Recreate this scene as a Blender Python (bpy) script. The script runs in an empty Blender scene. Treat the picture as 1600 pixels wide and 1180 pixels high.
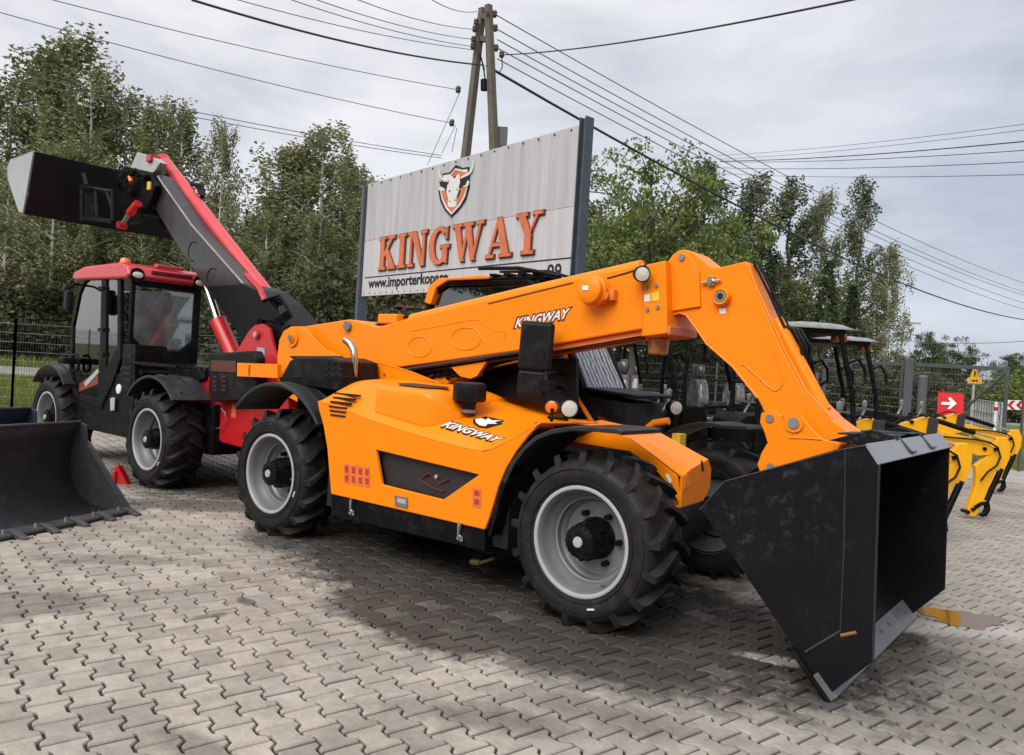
import bpy, bmesh, math, random
import numpy as np
from mathutils import Vector, Matrix
from mathutils.geometry import tessellate_polygon
random.seed(7); RN = np.random.RandomState(5)
SC = bpy.context.scene
COL = SC.collection
# ---------------------------------------------------------------- camera
FPX, PITCH, ROLL, CAMH = 1225.5, math.radians(.714), math.radians(3.489), 1.549
cd = bpy.data.cameras.new('camera'); cam = bpy.data.objects.new('camera', cd); COL.objects.link(cam)
cd.sensor_width = 36; cd.lens = 36*FPX/1600; cd.clip_end = 2000; cd.clip_start = .05
cam.matrix_world = Matrix.Translation((0, 0, CAMH)) @ Matrix.Rotation(math.pi/2-PITCH, 4, 'X') @ Matrix.Rotation(ROLL, 4, 'Z')
SC.camera = cam
# ---------------------------------------------------------------- world, sun, exposure
SUN_EL, SUN_AZ = math.radians(44), math.radians(212)      # azimuth measured clockwise from +Y
w = bpy.data.worlds.new('World'); SC.world = w; w.use_nodes = True
nt = w.node_tree; nt.nodes.clear()
def wn(t, **k):
    n = nt.nodes.new(t)
    for a, b in k.items(): setattr(n, a, b)
    return n
out = wn('ShaderNodeOutputWorld'); mixs = wn('ShaderNodeMixShader'); bg1 = wn('ShaderNodeBackground'); bg2 = wn('ShaderNodeBackground')
sky = wn('ShaderNodeTexSky', sky_type='NISHITA', sun_disc=False, sun_elevation=SUN_EL, sun_rotation=SUN_AZ)
bg1.inputs[1].default_value = .12; nt.links.new(sky.outputs[0], bg1.inputs[0])
tc = wn('ShaderNodeTexCoord'); mp = wn('ShaderNodeMapping'); mp.inputs['Scale'].default_value = (1, 1, 3.2)
nz = wn('ShaderNodeTexNoise'); nz.inputs['Scale'].default_value = 2.1; nz.inputs['Detail'].default_value = 5; nz.inputs['Roughness'].default_value = .58; nz.inputs['Distortion'].default_value=.3
rp = wn('ShaderNodeValToRGB'); e = rp.color_ramp.elements
e[0].position = .38; e[0].color = (.70, .705, .76, 1); e[1].position = .60; e[1].color = (1.0, .985, .99, 1)
nt.links.new(tc.outputs['Generated'], mp.inputs[0]); nt.links.new(mp.outputs[0], nz.inputs['Vector']); nt.links.new(nz.outputs[0], rp.inputs[0])
sepx = wn('ShaderNodeVectorMath', operation='DOT_PRODUCT'); sepx.inputs[1].default_value = (.55, .25, -.8); nt.links.new(tc.outputs['Generated'], sepx.inputs[0])
mrg = wn('ShaderNodeMapRange'); mrg.inputs['From Min'].default_value = -.25; mrg.inputs['From Max'].default_value = .75; nt.links.new(sepx.outputs['Value'], mrg.inputs['Value'])
rp2 = wn('ShaderNodeValToRGB'); e = rp2.color_ramp.elements; e[0].color = (1, 1, 1, 1); e[1].color = (.50, .57, .70, 1)
nt.links.new(mrg.outputs[0], rp2.inputs[0]); mul = wn('ShaderNodeMix', data_type='RGBA', blend_type='MULTIPLY'); mul.inputs[0].default_value = 1
nt.links.new(rp.outputs[0], mul.inputs[6]); nt.links.new(rp2.outputs[0], mul.inputs[7]); nt.links.new(mul.outputs[2], bg2.inputs[0]); bg2.inputs[1].default_value = .97
mixs.inputs[0].default_value = .88
nt.links.new(bg1.outputs[0], mixs.inputs[1]); nt.links.new(bg2.outputs[0], mixs.inputs[2]); nt.links.new(mixs.outputs[0], out.inputs[0])
sl = bpy.data.lights.new('sun', 'SUN'); so = bpy.data.objects.new('sun', sl); COL.objects.link(so)
sl.energy = 2.75; sl.angle = math.radians(48); sl.color = (1, .96, .9)
sd = Vector((math.sin(SUN_AZ)*math.cos(SUN_EL), math.cos(SUN_AZ)*math.cos(SUN_EL), math.sin(SUN_EL)))
so.rotation_euler = sd.to_track_quat('Z', 'Y').to_euler()
SC.view_settings.view_transform = 'Standard'; SC.view_settings.look = 'None'; SC.view_settings.gamma = 1
SC.view_settings.use_curve_mapping = False; SC.view_settings.exposure = 0.10
SC.render.engine = 'CYCLES'
SC.cycles.max_bounces = 6; SC.cycles.diffuse_bounces = 3; SC.cycles.glossy_bounces = 3; SC.cycles.transmission_bounces = 4; SC.cycles.transparent_max_bounces = 8

# ---------------------------------------------------------------- geometry helpers
def ray(px, py):
    xr = (px-800)/FPX; yr = -(py-590)/FPX
    x = xr*math.cos(ROLL)-yr*math.sin(ROLL); y = xr*math.sin(ROLL)+yr*math.cos(ROLL)
    return np.array([x, y*math.sin(PITCH)+math.cos(PITCH), y*math.cos(PITCH)-math.sin(PITCH)])
def project(P):
    P = np.array(P, float)-[0, 0, CAMH]
    x = P[0]; y = P[1]*math.sin(PITCH)+P[2]*math.cos(PITCH); z = P[1]*math.cos(PITCH)-P[2]*math.sin(PITCH)
    return (800+FPX*(x*math.cos(ROLL)+y*math.sin(ROLL))/z, 590-FPX*(-x*math.sin(ROLL)+y*math.cos(ROLL))/z, z)
class Frame:
    def __init__(s, ox, oy, deg):
        s.o = np.array([ox, oy, 0.]); s.a = math.radians(deg); c, d = math.cos(s.a), math.sin(s.a)
        s.R = np.array([[c, -d, 0], [d, c, 0], [0, 0, 1.]])
    def cut(s, px, py, v, ax):
        d = s.R.T@ray(px, py); c = s.R.T@(np.array([0, 0, CAMH])-s.o); t = (v-c[ax])/d[ax]; return c+t*d
    def xz(s, pts, y): return [tuple(s.cut(p[0], p[1], y, 1)[[0, 2]]) for p in pts]
    def at(s, px, py, y): return Vector(s.cut(px, py, y, 1))
    def atx(s, px, py, x): return Vector(s.cut(px, py, x, 0))
    def atz(s, px, py, z=0): return Vector(s.cut(px, py, z, 2))
G = Frame(0, 0, 0)
def obj(name, me, mat=None, parent=None, label=None, loc=None):
    o = bpy.data.objects.new(name, me); COL.objects.link(o)
    if mat is not None and not me.materials: me.materials.append(mat)
    if parent: o.parent = parent
    if label: o['label'] = label
    if loc is not None: o.location = loc
    return o
def tag(o, label=None, cat=None, group=None, kind=None):
    if label: o['label'] = label
    if cat: o['category'] = cat
    if group: o['group'] = group
    if kind: o['kind'] = kind
    return o
def thing(name, label, cat, loc=(0, 0, 0), rz=0, group=None):
    o = bpy.data.objects.new(name, None); COL.objects.link(o); o.location = loc; o.rotation_euler = (0, 0, rz)
    o.empty_display_size = .2
    return tag(o, label, cat, group)
def copy_tree(o, parent=None):
    c = o.copy(); COL.objects.link(c)
    if parent: c.parent = parent
    for ch in list(o.children): copy_tree(ch, c)
    return c
class MB:
    def __init__(s): s.v = []; s.f = []; s.sm = []
    def add(s, vs, fs, smooth=False):
        b = len(s.v); s.v += [tuple(p) for p in vs]; s.f += [tuple(i+b for i in f) for f in fs]; s.sm += [smooth]*len(fs); return s
    def box(s, a, b, R=None):
        x0, y0, z0 = a; x1, y1, z1 = b
        vs = [(x0,y0,z0),(x1,y0,z0),(x1,y1,z0),(x0,y1,z0),(x0,y0,z1),(x1,y0,z1),(x1,y1,z1),(x0,y1,z1)]
        if R is not None: vs = [tuple(R@Vector(p)) for p in vs]
        return s.add(vs, [(0,3,2,1),(4,5,6,7),(0,1,5,4),(1,2,6,5),(2,3,7,6),(3,0,4,7)])
    def prism(s, poly, d0, d1, ax='y', holes=()):
        """poly in the two other axes (x,z for ax y; y,z for ax x; x,y for ax z)"""
        def P(p, d):
            if ax == 'y': return (p[0], d, p[1])
            if ax == 'x': return (d, p[0], p[1])
            return (p[0], p[1], d)
        loops = [list(poly)]+[list(h) for h in holes]
        flat = [p for l in loops for p in l]; n = len(flat)
        tris = tessellate_polygon([[Vector((p[0], p[1], 0)) for p in l] for l in loops])
        vs = [P(p, d0) for p in flat]+[P(p, d1) for p in flat]
        fs = [tuple(t) for t in tris]+[tuple(i+n for i in reversed(t)) for t in tris]
        b = 0
        for l in loops:
            m = len(l)
            for i in range(m):
                j = (i+1) % m; fs.append((b+i, b+j, b+j+n, b+i+n))
            b += m
        return s.add(vs, fs)
    def cyl(s, p0, p1, r, n=20, r1=None, cap=True, smooth=True):
        p0 = Vector(p0); p1 = Vector(p1); r1 = r if r1 is None else r1
        q = (p1-p0).to_track_quat('Z', 'Y')
        vs = []
        for p, rr in ((p0, r), (p1, r1)):
            for i in range(n):
                a = 2*math.pi*i/n; vs.append(p+q@Vector((rr*math.cos(a), rr*math.sin(a), 0)))
        s.add(vs, [(i, (i+1) % n, (i+1) % n+n, i+n) for i in range(n)], smooth)
        if cap: s.add(vs, [tuple(range(n-1, -1, -1)), tuple(range(n, 2*n))])
        return s
    def tube(s, pts, r, n=8, r1=None, cap=True):
        pts = [Vector(p) for p in pts]; m = len(pts); vs = []
        up = None
        for k, p in enumerate(pts):
            t = (pts[min(k+1, m-1)]-pts[max(k-1, 0)]).normalized()
            if up is None: up = Vector((0, 0, 1)) if abs(t.z) < .9 else Vector((1, 0, 0))
            a = t.cross(up).normalized(); up = a.cross(t).normalized()
            rr = r if r1 is None else r+(r1-r)*k/(m-1)
            for i in range(n):
                c = 2*math.pi*i/n; vs.append(p+a*(rr*math.cos(c))+up*(rr*math.sin(c)))
        fs = [(k*n+i, k*n+(i+1) % n, (k+1)*n+(i+1) % n, (k+1)*n+i) for k in range(m-1) for i in range(n)]
        s.add(vs, fs, True)
        if cap: s.add(vs, [tuple(range(n-1, -1, -1)), tuple(range((m-1)*n, m*n))])
        return s
    def lathe(s, prof, o=(0, 0, 0), d=(0, 1, 0), n=32, smooth=True, close=False):
        """prof: list of (radius, height along d)"""
        o = Vector(o); q = Vector(d).to_track_quat('Z', 'Y'); vs = []
        for r, h in prof:
            for i in range(n):
                a = 2*math.pi*i/n; vs.append(o+q@Vector((r*math.cos(a), r*math.sin(a), h)))
        m = len(prof)
        fs = [(k*n+i, k*n+(i+1) % n, (k+1)*n+(i+1) % n, (k+1)*n+i) for k in range(m-1) for i in range(n)]
        return s.add(vs, fs, smooth)
    def grid(s, rows, smooth=True):
        n = len(rows[0]); vs = [p for r in rows for p in r]
        return s.add(vs, [(i*n+j, i*n+j+1, (i+1)*n+j+1, (i+1)*n+j) for i in range(len(rows)-1) for j in range(n-1)], smooth)
    def slab(s, p, q, th, d0, d1):
        """plate along xz segment p->q, thickness th to its left, from y d0 to d1"""
        dx, dz = q[0]-p[0], q[1]-p[1]; L = math.hypot(dx, dz); nx, nz = -dz/L*th, dx/L*th
        return s.prism([p, q, (q[0]+nx, q[1]+nz), (p[0]+nx, p[1]+nz)], d0, d1)
    def build(s, name, mat, parent=None, bevel=0, label=None, seg=2, loc=None, fix=True, solid=0):
        me = bpy.data.meshes.new(name); me.from_pydata(s.v, [], s.f)
        me.polygons.foreach_set('use_smooth', s.sm)
        if fix:
            bm = bmesh.new(); bm.from_mesh(me); bmesh.ops.recalc_face_normals(bm, faces=bm.faces); bm.to_mesh(me); bm.free()
        me.update()
        o = obj(name, me, mat, parent, label, loc)
        if any(s.sm):
            me.set_sharp_from_angle(angle=math.radians(42))
        if solid:
            m = o.modifiers.new('solid', 'SOLIDIFY'); m.thickness = solid; m.offset = 0
        if bevel:
            bm = bmesh.new(); bm.from_mesh(me); bmesh.ops.remove_doubles(bm, verts=bm.verts, dist=1e-5); bm.to_mesh(me); bm.free()
            m = o.modifiers.new('bevel', 'BEVEL'); m.width = bevel; m.segments = seg; m.limit_method = 'ANGLE'; m.angle_limit = math.radians(35); m.harden_normals = False
        return o

# ---------------------------------------------------------------- materials
def new_mat(name):
    m = bpy.data.materials.new(name); m.use_nodes = True
    return m, m.node_tree.nodes, m.node_tree.links, m.node_tree.nodes['Principled BSDF']
def mat(name, col, rough=.5, metal=0, coat=0, var=.12, nscale=3, bump=0, bscale=60, dirt=None, dirt_amt=0, spec=.5, coatr=.08):
    m, N, L, B = new_mat(name)
    B.inputs['Metallic'].default_value = metal; B.inputs['Coat Weight'].default_value = coat; B.inputs['Coat Roughness'].default_value = coatr
    B.inputs['Specular IOR Level'].default_value = spec
    tc = N.new('ShaderNodeTexCoord'); nz = N.new('ShaderNodeTexNoise'); nz.inputs['Scale'].default_value = nscale; nz.inputs['Detail'].default_value = 6
    nz.inputs['Roughness'].default_value = .65
    L.new(tc.outputs['Object'], nz.inputs['Vector'])
    r = N.new('ShaderNodeValToRGB'); r.color_ramp.elements[0].position = .3; r.color_ramp.elements[1].position = .7
    r.color_ramp.elements[0].color = tuple(c*(1-var) for c in col)+(1,); r.color_ramp.elements[1].color = tuple(min(1, c*(1+var)) for c in col)+(1,)
    L.new(nz.outputs[0], r.inputs[0]); last = r.outputs[0]
    mr = N.new('ShaderNodeMapRange'); mr.inputs['To Min'].default_value = max(.03, rough*.75); mr.inputs['To Max'].default_value = min(1, rough*1.3)
    L.new(nz.outputs[0], mr.inputs['Value']); L.new(mr.outputs[0], B.inputs['Roughness'])
    if dirt:
        n2 = N.new('ShaderNodeTexNoise'); n2.inputs['Scale'].default_value = 9; n2.inputs['Detail'].default_value = 9; n2.inputs['Roughness'].default_value = .75
        L.new(tc.outputs['Object'], n2.inputs['Vector'])
        r2 = N.new('ShaderNodeValToRGB'); r2.color_ramp.elements[0].position = .5; r2.color_ramp.elements[1].position = .72
        r2.color_ramp.elements[0].color = (0, 0, 0, 1); r2.color_ramp.elements[1].color = (dirt_amt,)*3+(1,)
        L.new(n2.outputs[0], r2.inputs[0])
        mx = N.new('ShaderNodeMix'); mx.data_type = 'RGBA'; L.new(r2.outputs[0], mx.inputs[0]); L.new(last, mx.inputs[6]); mx.inputs[7].default_value = tuple(dirt)+(1,)
        last = mx.outputs[2]
    L.new(last, B.inputs['Base Color'])
    if bump:
        b = N.new('ShaderNodeBump'); b.inputs['Strength'].default_value = bump; b.inputs['Distance'].default_value = .01
        n3 = N.new('ShaderNodeTexNoise'); n3.inputs['Scale'].default_value = bscale; n3.inputs['Detail'].default_value = 4
        L.new(tc.outputs['Object'], n3.inputs['Vector']); L.new(n3.outputs[0], b.inputs['Height']); L.new(b.outputs[0], B.inputs['Normal'])
    return m
ORANGE = mat('orange_paint', (.97, .252, .0008), .40, coat=.16, spec=.25, coatr=.15, var=.03, dirt=(.45, .16, .03), dirt_amt=.10, bump=.02, bscale=160)
ORANGE2 = mat('orange_paint_worn', (.80, .20, .03), .5, var=.08, dirt=(.55, .32, .2), dirt_amt=.5)
BLACKP = mat('black_paint', (.004, .004, .005), .45, spec=.14, var=.2, dirt=(.06, .055, .05), dirt_amt=.35)
BLACKS = mat('scuffed_black_steel', (.005, .005, .0075), .42, spec=.22, var=.25, bump=.03)
PLAST = mat('black_plastic', (.007, .007, .008), .45, spec=.2, var=.15, dirt=(.1, .095, .09), dirt_amt=.25)
FENDER = mat('grey_plastic', (.020, .020, .023), .40, var=.15, dirt=(.12, .12, .12), dirt_amt=.3)
DARK = mat('dark_interior', (.008, .008, .009), .7, var=.3)
RUBBER = mat('tyre_rubber', (.012, .0115, .0115), .55, spec=.28, var=.25, bump=.15, bscale=90, dirt=(.12, .10, .08), dirt_amt=.26, nscale=6)
RIM = mat('rim_grey', (.20, .20, .212), .42, metal=.25, var=.12, dirt=(.2, .18, .15), dirt_amt=.35)
RIMW = mat('rim_bright', (.46, .46, .475), .35, metal=.2, var=.1)
CHROME = mat('bright_steel', (.62, .6, .57), .22, metal=1, var=.12)
STEEL = mat('dull_steel', (.30, .29, .28), .45, metal=.7, var=.2)
RED = mat('red_paint', (.52, .012, .018), .35, coat=.25, var=.08, dirt=(.25, .06, .05), dirt_amt=.25)
REDL = mat('red_roof_paint', (.62, .05, .06), .38, coat=.3, var=.08)
BOOMGREY = mat('dark_grey_paint', (.028, .027, .031), .38, coat=.15, var=.12, dirt=(.12, .11, .1), dirt_amt=.3)
BUCKGREY = mat('grey_bucket_paint', (.036, .036, .042), .36, coat=.15, var=.2, dirt=(.14, .14, .145), dirt_amt=.3)
PALEGREY = mat('pale_grey_steel', (.40, .41, .42), .45, var=.12, dirt=(.25, .25, .25), dirt_amt=.4)
LIPGREY = mat('sheen_grey_steel', (.26, .27, .29), .4, var=.1)
YELLOW = mat('yellow_paint', (.90, .42, .006), .42, coat=.12, spec=.3, var=.05, dirt=(.4, .2, .05), dirt_amt=.2)
WHITE = mat('white_print', (.8, .8, .8), .5, var=.03)
STICK = mat('sticker_red', (.80, .16, .05), .5, var=.06)
STICKY = mat('sticker_yellow', (.85, .55, .03), .5, var=.06)
DKRED = mat('dark_red_outline', (.09, .008, .02), .5); PRINT = mat('faded_red_print', (.38, .05, .02), .5)
AMBER = mat('amber_lens', (.85, .17, .01), .25, coat=.5, var=.06)
REDLENS = mat('red_lens', (.6, .02, .01), .25, coat=.5)
LENS = mat('lamp_lens', (.72, .68, .6), .12, coat=.8, var=.15, nscale=30)
FILM = mat('plastic_wrap', (.24, .24, .245), .22, coat=.5, var=.35, nscale=14, bump=.6, bscale=12)
WRAP = mat('seat_wrap', (.17, .17, .175), .22, coat=.6, var=.85, nscale=9, bump=.8, bscale=9)
SIGNP = None
def glass(name, tint=(.6, .65, .65), a=.45):
    m, N, L, B = new_mat(name); N.remove(B); o = N['Material Output']
    g = N.new('ShaderNodeBsdfGlossy'); g.inputs['Roughness'].default_value = .02; g.inputs[0].default_value = (.9, .92, .92, 1)
    t = N.new('ShaderNodeBsdfTransparent'); t.inputs[0].default_value = tuple(tint)+(1,)
    f = N.new('ShaderNodeFresnel'); f.inputs[0].default_value = 1.6; mt = N.new('ShaderNodeMath'); mt.operation = 'ADD'; mt.inputs[1].default_value = a*.3; mt.use_clamp = True
    mx = N.new('ShaderNodeMixShader'); L.new(f.outputs[0], mt.inputs[0]); L.new(mt.outputs[0], mx.inputs[0]); L.new(t.outputs[0], mx.inputs[1]); L.new(g.outputs[0], mx.inputs[2]); L.new(mx.outputs[0], o.inputs[0])
    return m
GLASS = glass('tinted_glass', (.82, .85, .85), .3)
GLASSD = glass('dark_glass', (.10, .11, .11), .35)
def with_scratches(m, col, lo, hi, scale):
    N, L = m.node_tree.nodes, m.node_tree.links; B = N['Principled BSDF']
    tc = N.new('ShaderNodeTexCoord'); v = N.new('ShaderNodeTexNoise'); v.inputs['Scale'].default_value = scale; v.inputs['Detail'].default_value = 12; v.inputs['Roughness'].default_value = .8; v.inputs['Distortion'].default_value = .25
    L.new(tc.outputs['Object'], v.inputs['Vector']); r = N.new('ShaderNodeValToRGB'); r.color_ramp.elements[0].position = lo; r.color_ramp.elements[1].position = hi
    r.color_ramp.elements[0].color = (0, 0, 0, 1)
    n2 = N.new('ShaderNodeTexNoise'); n2.inputs['Scale'].default_value = 1.1; L.new(tc.outputs['Object'], n2.inputs['Vector'])
    r2 = N.new('ShaderNodeValToRGB'); r2.color_ramp.elements[0].position = .45; r2.color_ramp.elements[1].position = .62; L.new(n2.outputs[0], r2.inputs[0])
    L.new(v.outputs[0], r.inputs[0]); mm = N.new('ShaderNodeMath'); mm.operation = 'MULTIPLY'; L.new(r.outputs[0], mm.inputs[0]); L.new(r2.outputs[0], mm.inputs[1])
    mx = N.new('ShaderNodeMix'); mx.data_type = 'RGBA'; src = B.inputs['Base Color'].links[0].from_socket
    L.new(mm.outputs[0], mx.inputs[0]); L.new(src, mx.inputs[6]); mx.inputs[7].default_value = col+(1,); L.new(mx.outputs[2], B.inputs['Base Color'])
with_scratches(BLACKS, (.13, .125, .13), .53, .8, 13)

# text turned into flat mesh lettering
def text_mesh(body, size=1, shear=0, offset=0, extrude=.002, sx=1, spacing=1):
    cu = bpy.data.curves.new('t', 'FONT'); cu.body = body; cu.size = size; cu.shear = shear; cu.offset = offset; cu.extrude = extrude
    cu.space_character = spacing; cu.resolution_u = 3
    o = bpy.data.objects.new('t', cu); COL.objects.link(o); bpy.context.view_layer.update()
    me = bpy.data.meshes.new_from_object(o.evaluated_get(bpy.context.evaluated_depsgraph_get()))
    bpy.data.objects.remove(o); me.materials.clear()
    xs = [v.co.x for v in me.vertices]; x0, x1 = min(xs), max(xs); ys = [v.co.y for v in me.vertices]; y0 = min(ys); y1 = max(ys)
    for v in me.vertices: v.co.x = (v.co.x-x0)/(x1-x0); v.co.y = (v.co.y-y0)/(y1-y0)      # 0..1 box
    return me
def put_text(name, body, o, ux, uy, mat_, parent, shear=0, offset=0, n=(0, -1, 0), lift=.003, label=None):
    """o: lower left, ux: full width vector, uy: full height vector, n: outward"""
    me = text_mesh(body, shear=shear, offset=offset); o = Vector(o); ux = Vector(ux); uy = Vector(uy); n = Vector(n).normalized()
    for v in me.vertices: v.co = o+ux*v.co.x+uy*v.co.y+n*(lift+(.0015 if v.co.z > 0 else -.0015))
    return obj(name, me, mat_, parent, label)
def lerp(a, b, t): return a+(b-a)*t
def interp(pts, x):
    if x <= pts[0][0]: return pts[0][1]
    for (a, b), (c, d) in zip(pts, pts[1:]):
        if x <= c: return b+(d-b)*(x-a)/(c-a)
    return pts[-1][1]

# ================================================================ SETTING: ground, pavers, road
def ground_mat(name, c1, c2, scale, rough=.9, c3=None):
    m, N, L, B = new_mat(name); B.inputs['Roughness'].default_value = rough
    g = N.new('ShaderNodeNewGeometry'); n = N.new('ShaderNodeTexNoise'); n.inputs['Scale'].default_value = scale; n.inputs['Detail'].default_value = 8; n.inputs['Roughness'].default_value = .7
    L.new(g.outputs['Position'], n.inputs['Vector']); r = N.new('ShaderNodeValToRGB'); r.color_ramp.elements[0].position = .35; r.color_ramp.elements[1].position = .65
    r.color_ramp.elements[0].color = c1+(1,); r.color_ramp.elements[1].color = c2+(1,)
    if c3: q = r.color_ramp.elements.new(.5); q.color = c3+(1,)
    L.new(n.outputs[0], r.inputs[0]); L.new(r.outputs[0], B.inputs['Base Color'])
    return m
GRASSG = ground_mat('grass_ground', (.06, .085, .018), (.15, .19, .04), .9, c3=(.10, .13, .03))
ASPH = ground_mat('road_asphalt', (.22, .215, .21), (.30, .295, .29), 1.5)
CONC = ground_mat('concrete', (.30, .285, .26), (.40, .385, .35), 2.5)
SAND = ground_mat('joint_sand', (.028, .021, .015), (.060, .046, .033), 18)

def paver_mat(name, rand_mode):
    m, N, L, B = new_mat(name)
    g = N.new('ShaderNodeNewGeometry'); P = g.outputs['Position']
    def noise(scale, det=6, rough=.6, dist=0):
        n = N.new('ShaderNodeTexNoise'); n.inputs['Scale'].default_value = scale; n.inputs['Detail'].default_value = det; n.inputs['Roughness'].default_value = rough; n.inputs['Distortion'].default_value = dist
        L.new(P, n.inputs['Vector']); return n.outputs[0]
    def ramp(s, *st):
        r = N.new('ShaderNodeValToRGB'); e = r.color_ramp.elements
        while len(e) < len(st): e.new(.5)
        for q, (p, c) in zip(e, st): q.position = p; q.color = (c if isinstance(c, tuple) else (c, c, c))+(1,)
        L.new(s, r.inputs[0]); return r.outputs[0]
    def math_(op, a, b, c=None):
        n = N.new('ShaderNodeMath'); n.operation = op; n.use_clamp = (op in ('ADD', 'SUBTRACT'))
        for k, v in enumerate((a, b, c)):
            if v is None: continue
            if isinstance(v, (int, float)): n.inputs[k].default_value = v
            else: L.new(v, n.inputs[k])
        return n.outputs[0]
    def mix(f, a, b):
        n = N.new('ShaderNodeMix'); n.data_type = 'RGBA'
        for k, v in ((0, f), (6, a), (7, b)):
            if isinstance(v, (int, float)): n.inputs[k].default_value = v
            elif isinstance(v, tuple): n.inputs[k].default_value = v+(1,)
            else: L.new(v, n.inputs[k])
        return n.outputs[2]
    if rand_mode == 'object':
        oi = N.new('ShaderNodeObjectInfo'); rnd = oi.outputs['Random']
    else:
        at = N.new('ShaderNodeAttribute'); at.attribute_name = 'tone'; rnd = at.outputs['Fac']
    base = ramp(rnd, (0., (.35, .315, .275)), (.3, (.46, .415, .36)), (.7, (.51, .46, .40)), (1., (.38, .355, .32)))
    grain = ramp(noise(140, 4, .8), (.3, .72), (.7, 1.18))
    mott = ramp(noise(9, 6, .7), (.3, .76), (.7, 1.12))
    n = N.new('ShaderNodeMix'); n.data_type = 'RGBA'; n.blend_type = 'MULTIPLY'; n.inputs[0].default_value = 1; L.new(base, n.inputs[6]); L.new(grain, n.inputs[7])
    n2 = N.new('ShaderNodeMix'); n2.data_type = 'RGBA'; n2.blend_type = 'MULTIPLY'; n2.inputs[0].default_value = 1; L.new(n.outputs[2], n2.inputs[6]); L.new(mott, n2.inputs[7])
    col = n2.outputs[2]
    # grey cast towards the right of the yard, pits
    sx = N.new('ShaderNodeSeparateXYZ'); L.new(P, sx.inputs[0])
    greyf = ramp(math_('MULTIPLY_ADD', sx.outputs[0], .18, .3), (.25, 0.), (.75, .75))
    col = mix(greyf, col, mix(.55, col, (.31, .30, .275)))
    pits = ramp(noise(38, 3, .7), (.24, 1.), (.31, 0.))
    col = mix(math_('MULTIPLY', pits, .6), col, (.06, .05, .04)); grime = ramp(noise(1.3, 8, .7, .5), (.42, 0.), (.72, .62)); col = mix(grime, col, (.16, .14, .12))
    # oily damp stains, with shade under the machine painted in: ragged ellipses
    stain_shade = None
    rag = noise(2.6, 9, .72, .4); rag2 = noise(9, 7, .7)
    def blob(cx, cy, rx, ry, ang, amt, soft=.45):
        nonlocal stain_shade
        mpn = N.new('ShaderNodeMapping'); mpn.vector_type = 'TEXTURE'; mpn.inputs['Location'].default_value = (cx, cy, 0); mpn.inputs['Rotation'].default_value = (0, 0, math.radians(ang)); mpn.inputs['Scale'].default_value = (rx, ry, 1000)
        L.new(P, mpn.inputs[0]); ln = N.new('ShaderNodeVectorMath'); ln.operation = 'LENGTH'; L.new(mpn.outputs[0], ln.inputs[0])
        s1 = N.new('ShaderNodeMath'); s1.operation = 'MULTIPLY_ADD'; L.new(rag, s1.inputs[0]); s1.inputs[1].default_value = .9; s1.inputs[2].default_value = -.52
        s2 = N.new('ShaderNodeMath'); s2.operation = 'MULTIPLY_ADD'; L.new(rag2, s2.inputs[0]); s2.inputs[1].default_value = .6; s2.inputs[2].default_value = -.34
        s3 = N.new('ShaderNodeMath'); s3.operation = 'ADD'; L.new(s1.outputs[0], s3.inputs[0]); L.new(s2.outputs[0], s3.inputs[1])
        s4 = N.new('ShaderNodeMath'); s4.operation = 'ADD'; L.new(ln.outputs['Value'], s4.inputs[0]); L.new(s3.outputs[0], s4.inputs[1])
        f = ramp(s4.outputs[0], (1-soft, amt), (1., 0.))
        stain_shade = f if stain_shade is None else math_('MAXIMUM', stain_shade, f)
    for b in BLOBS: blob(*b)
    keep = ramp(rnd, (.93, 1.), (.97, .80)); stain_shade = math_('MULTIPLY', stain_shade, keep)
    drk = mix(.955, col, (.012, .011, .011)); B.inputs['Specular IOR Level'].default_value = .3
    col = mix(stain_shade, col, drk)
    # pale dried residue round the puddle
    stain_shade_save = stain_shade; stain_shade = None
    for b in PALE: blob(*b)
    col = mix(stain_shade, col, (.50, .47, .46)); stain_shade = stain_shade_save
    L.new(col, B.inputs['Base Color'])
    rr = N.new('ShaderNodeMapRange'); rr.inputs['To Min'].default_value = .85; rr.inputs['To Max'].default_value = .55; L.new(stain_shade, rr.inputs['Value']); L.new(rr.outputs[0], B.inputs['Roughness'])
    bp = N.new('ShaderNodeBump'); bp.inputs['Strength'].default_value = .35; bp.inputs['Distance'].default_value = .004; L.new(noise(110, 5, .8), bp.inputs['Height']); L.new(bp.outputs[0], B.inputs['Normal'])
    return m
gz = lambda px, py: tuple(G.atz(px, py)[:2])
mz = lambda x, y: (-2.003+.7863*x+.6179*y, 6.654-.6179*x+.7863*y)
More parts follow.
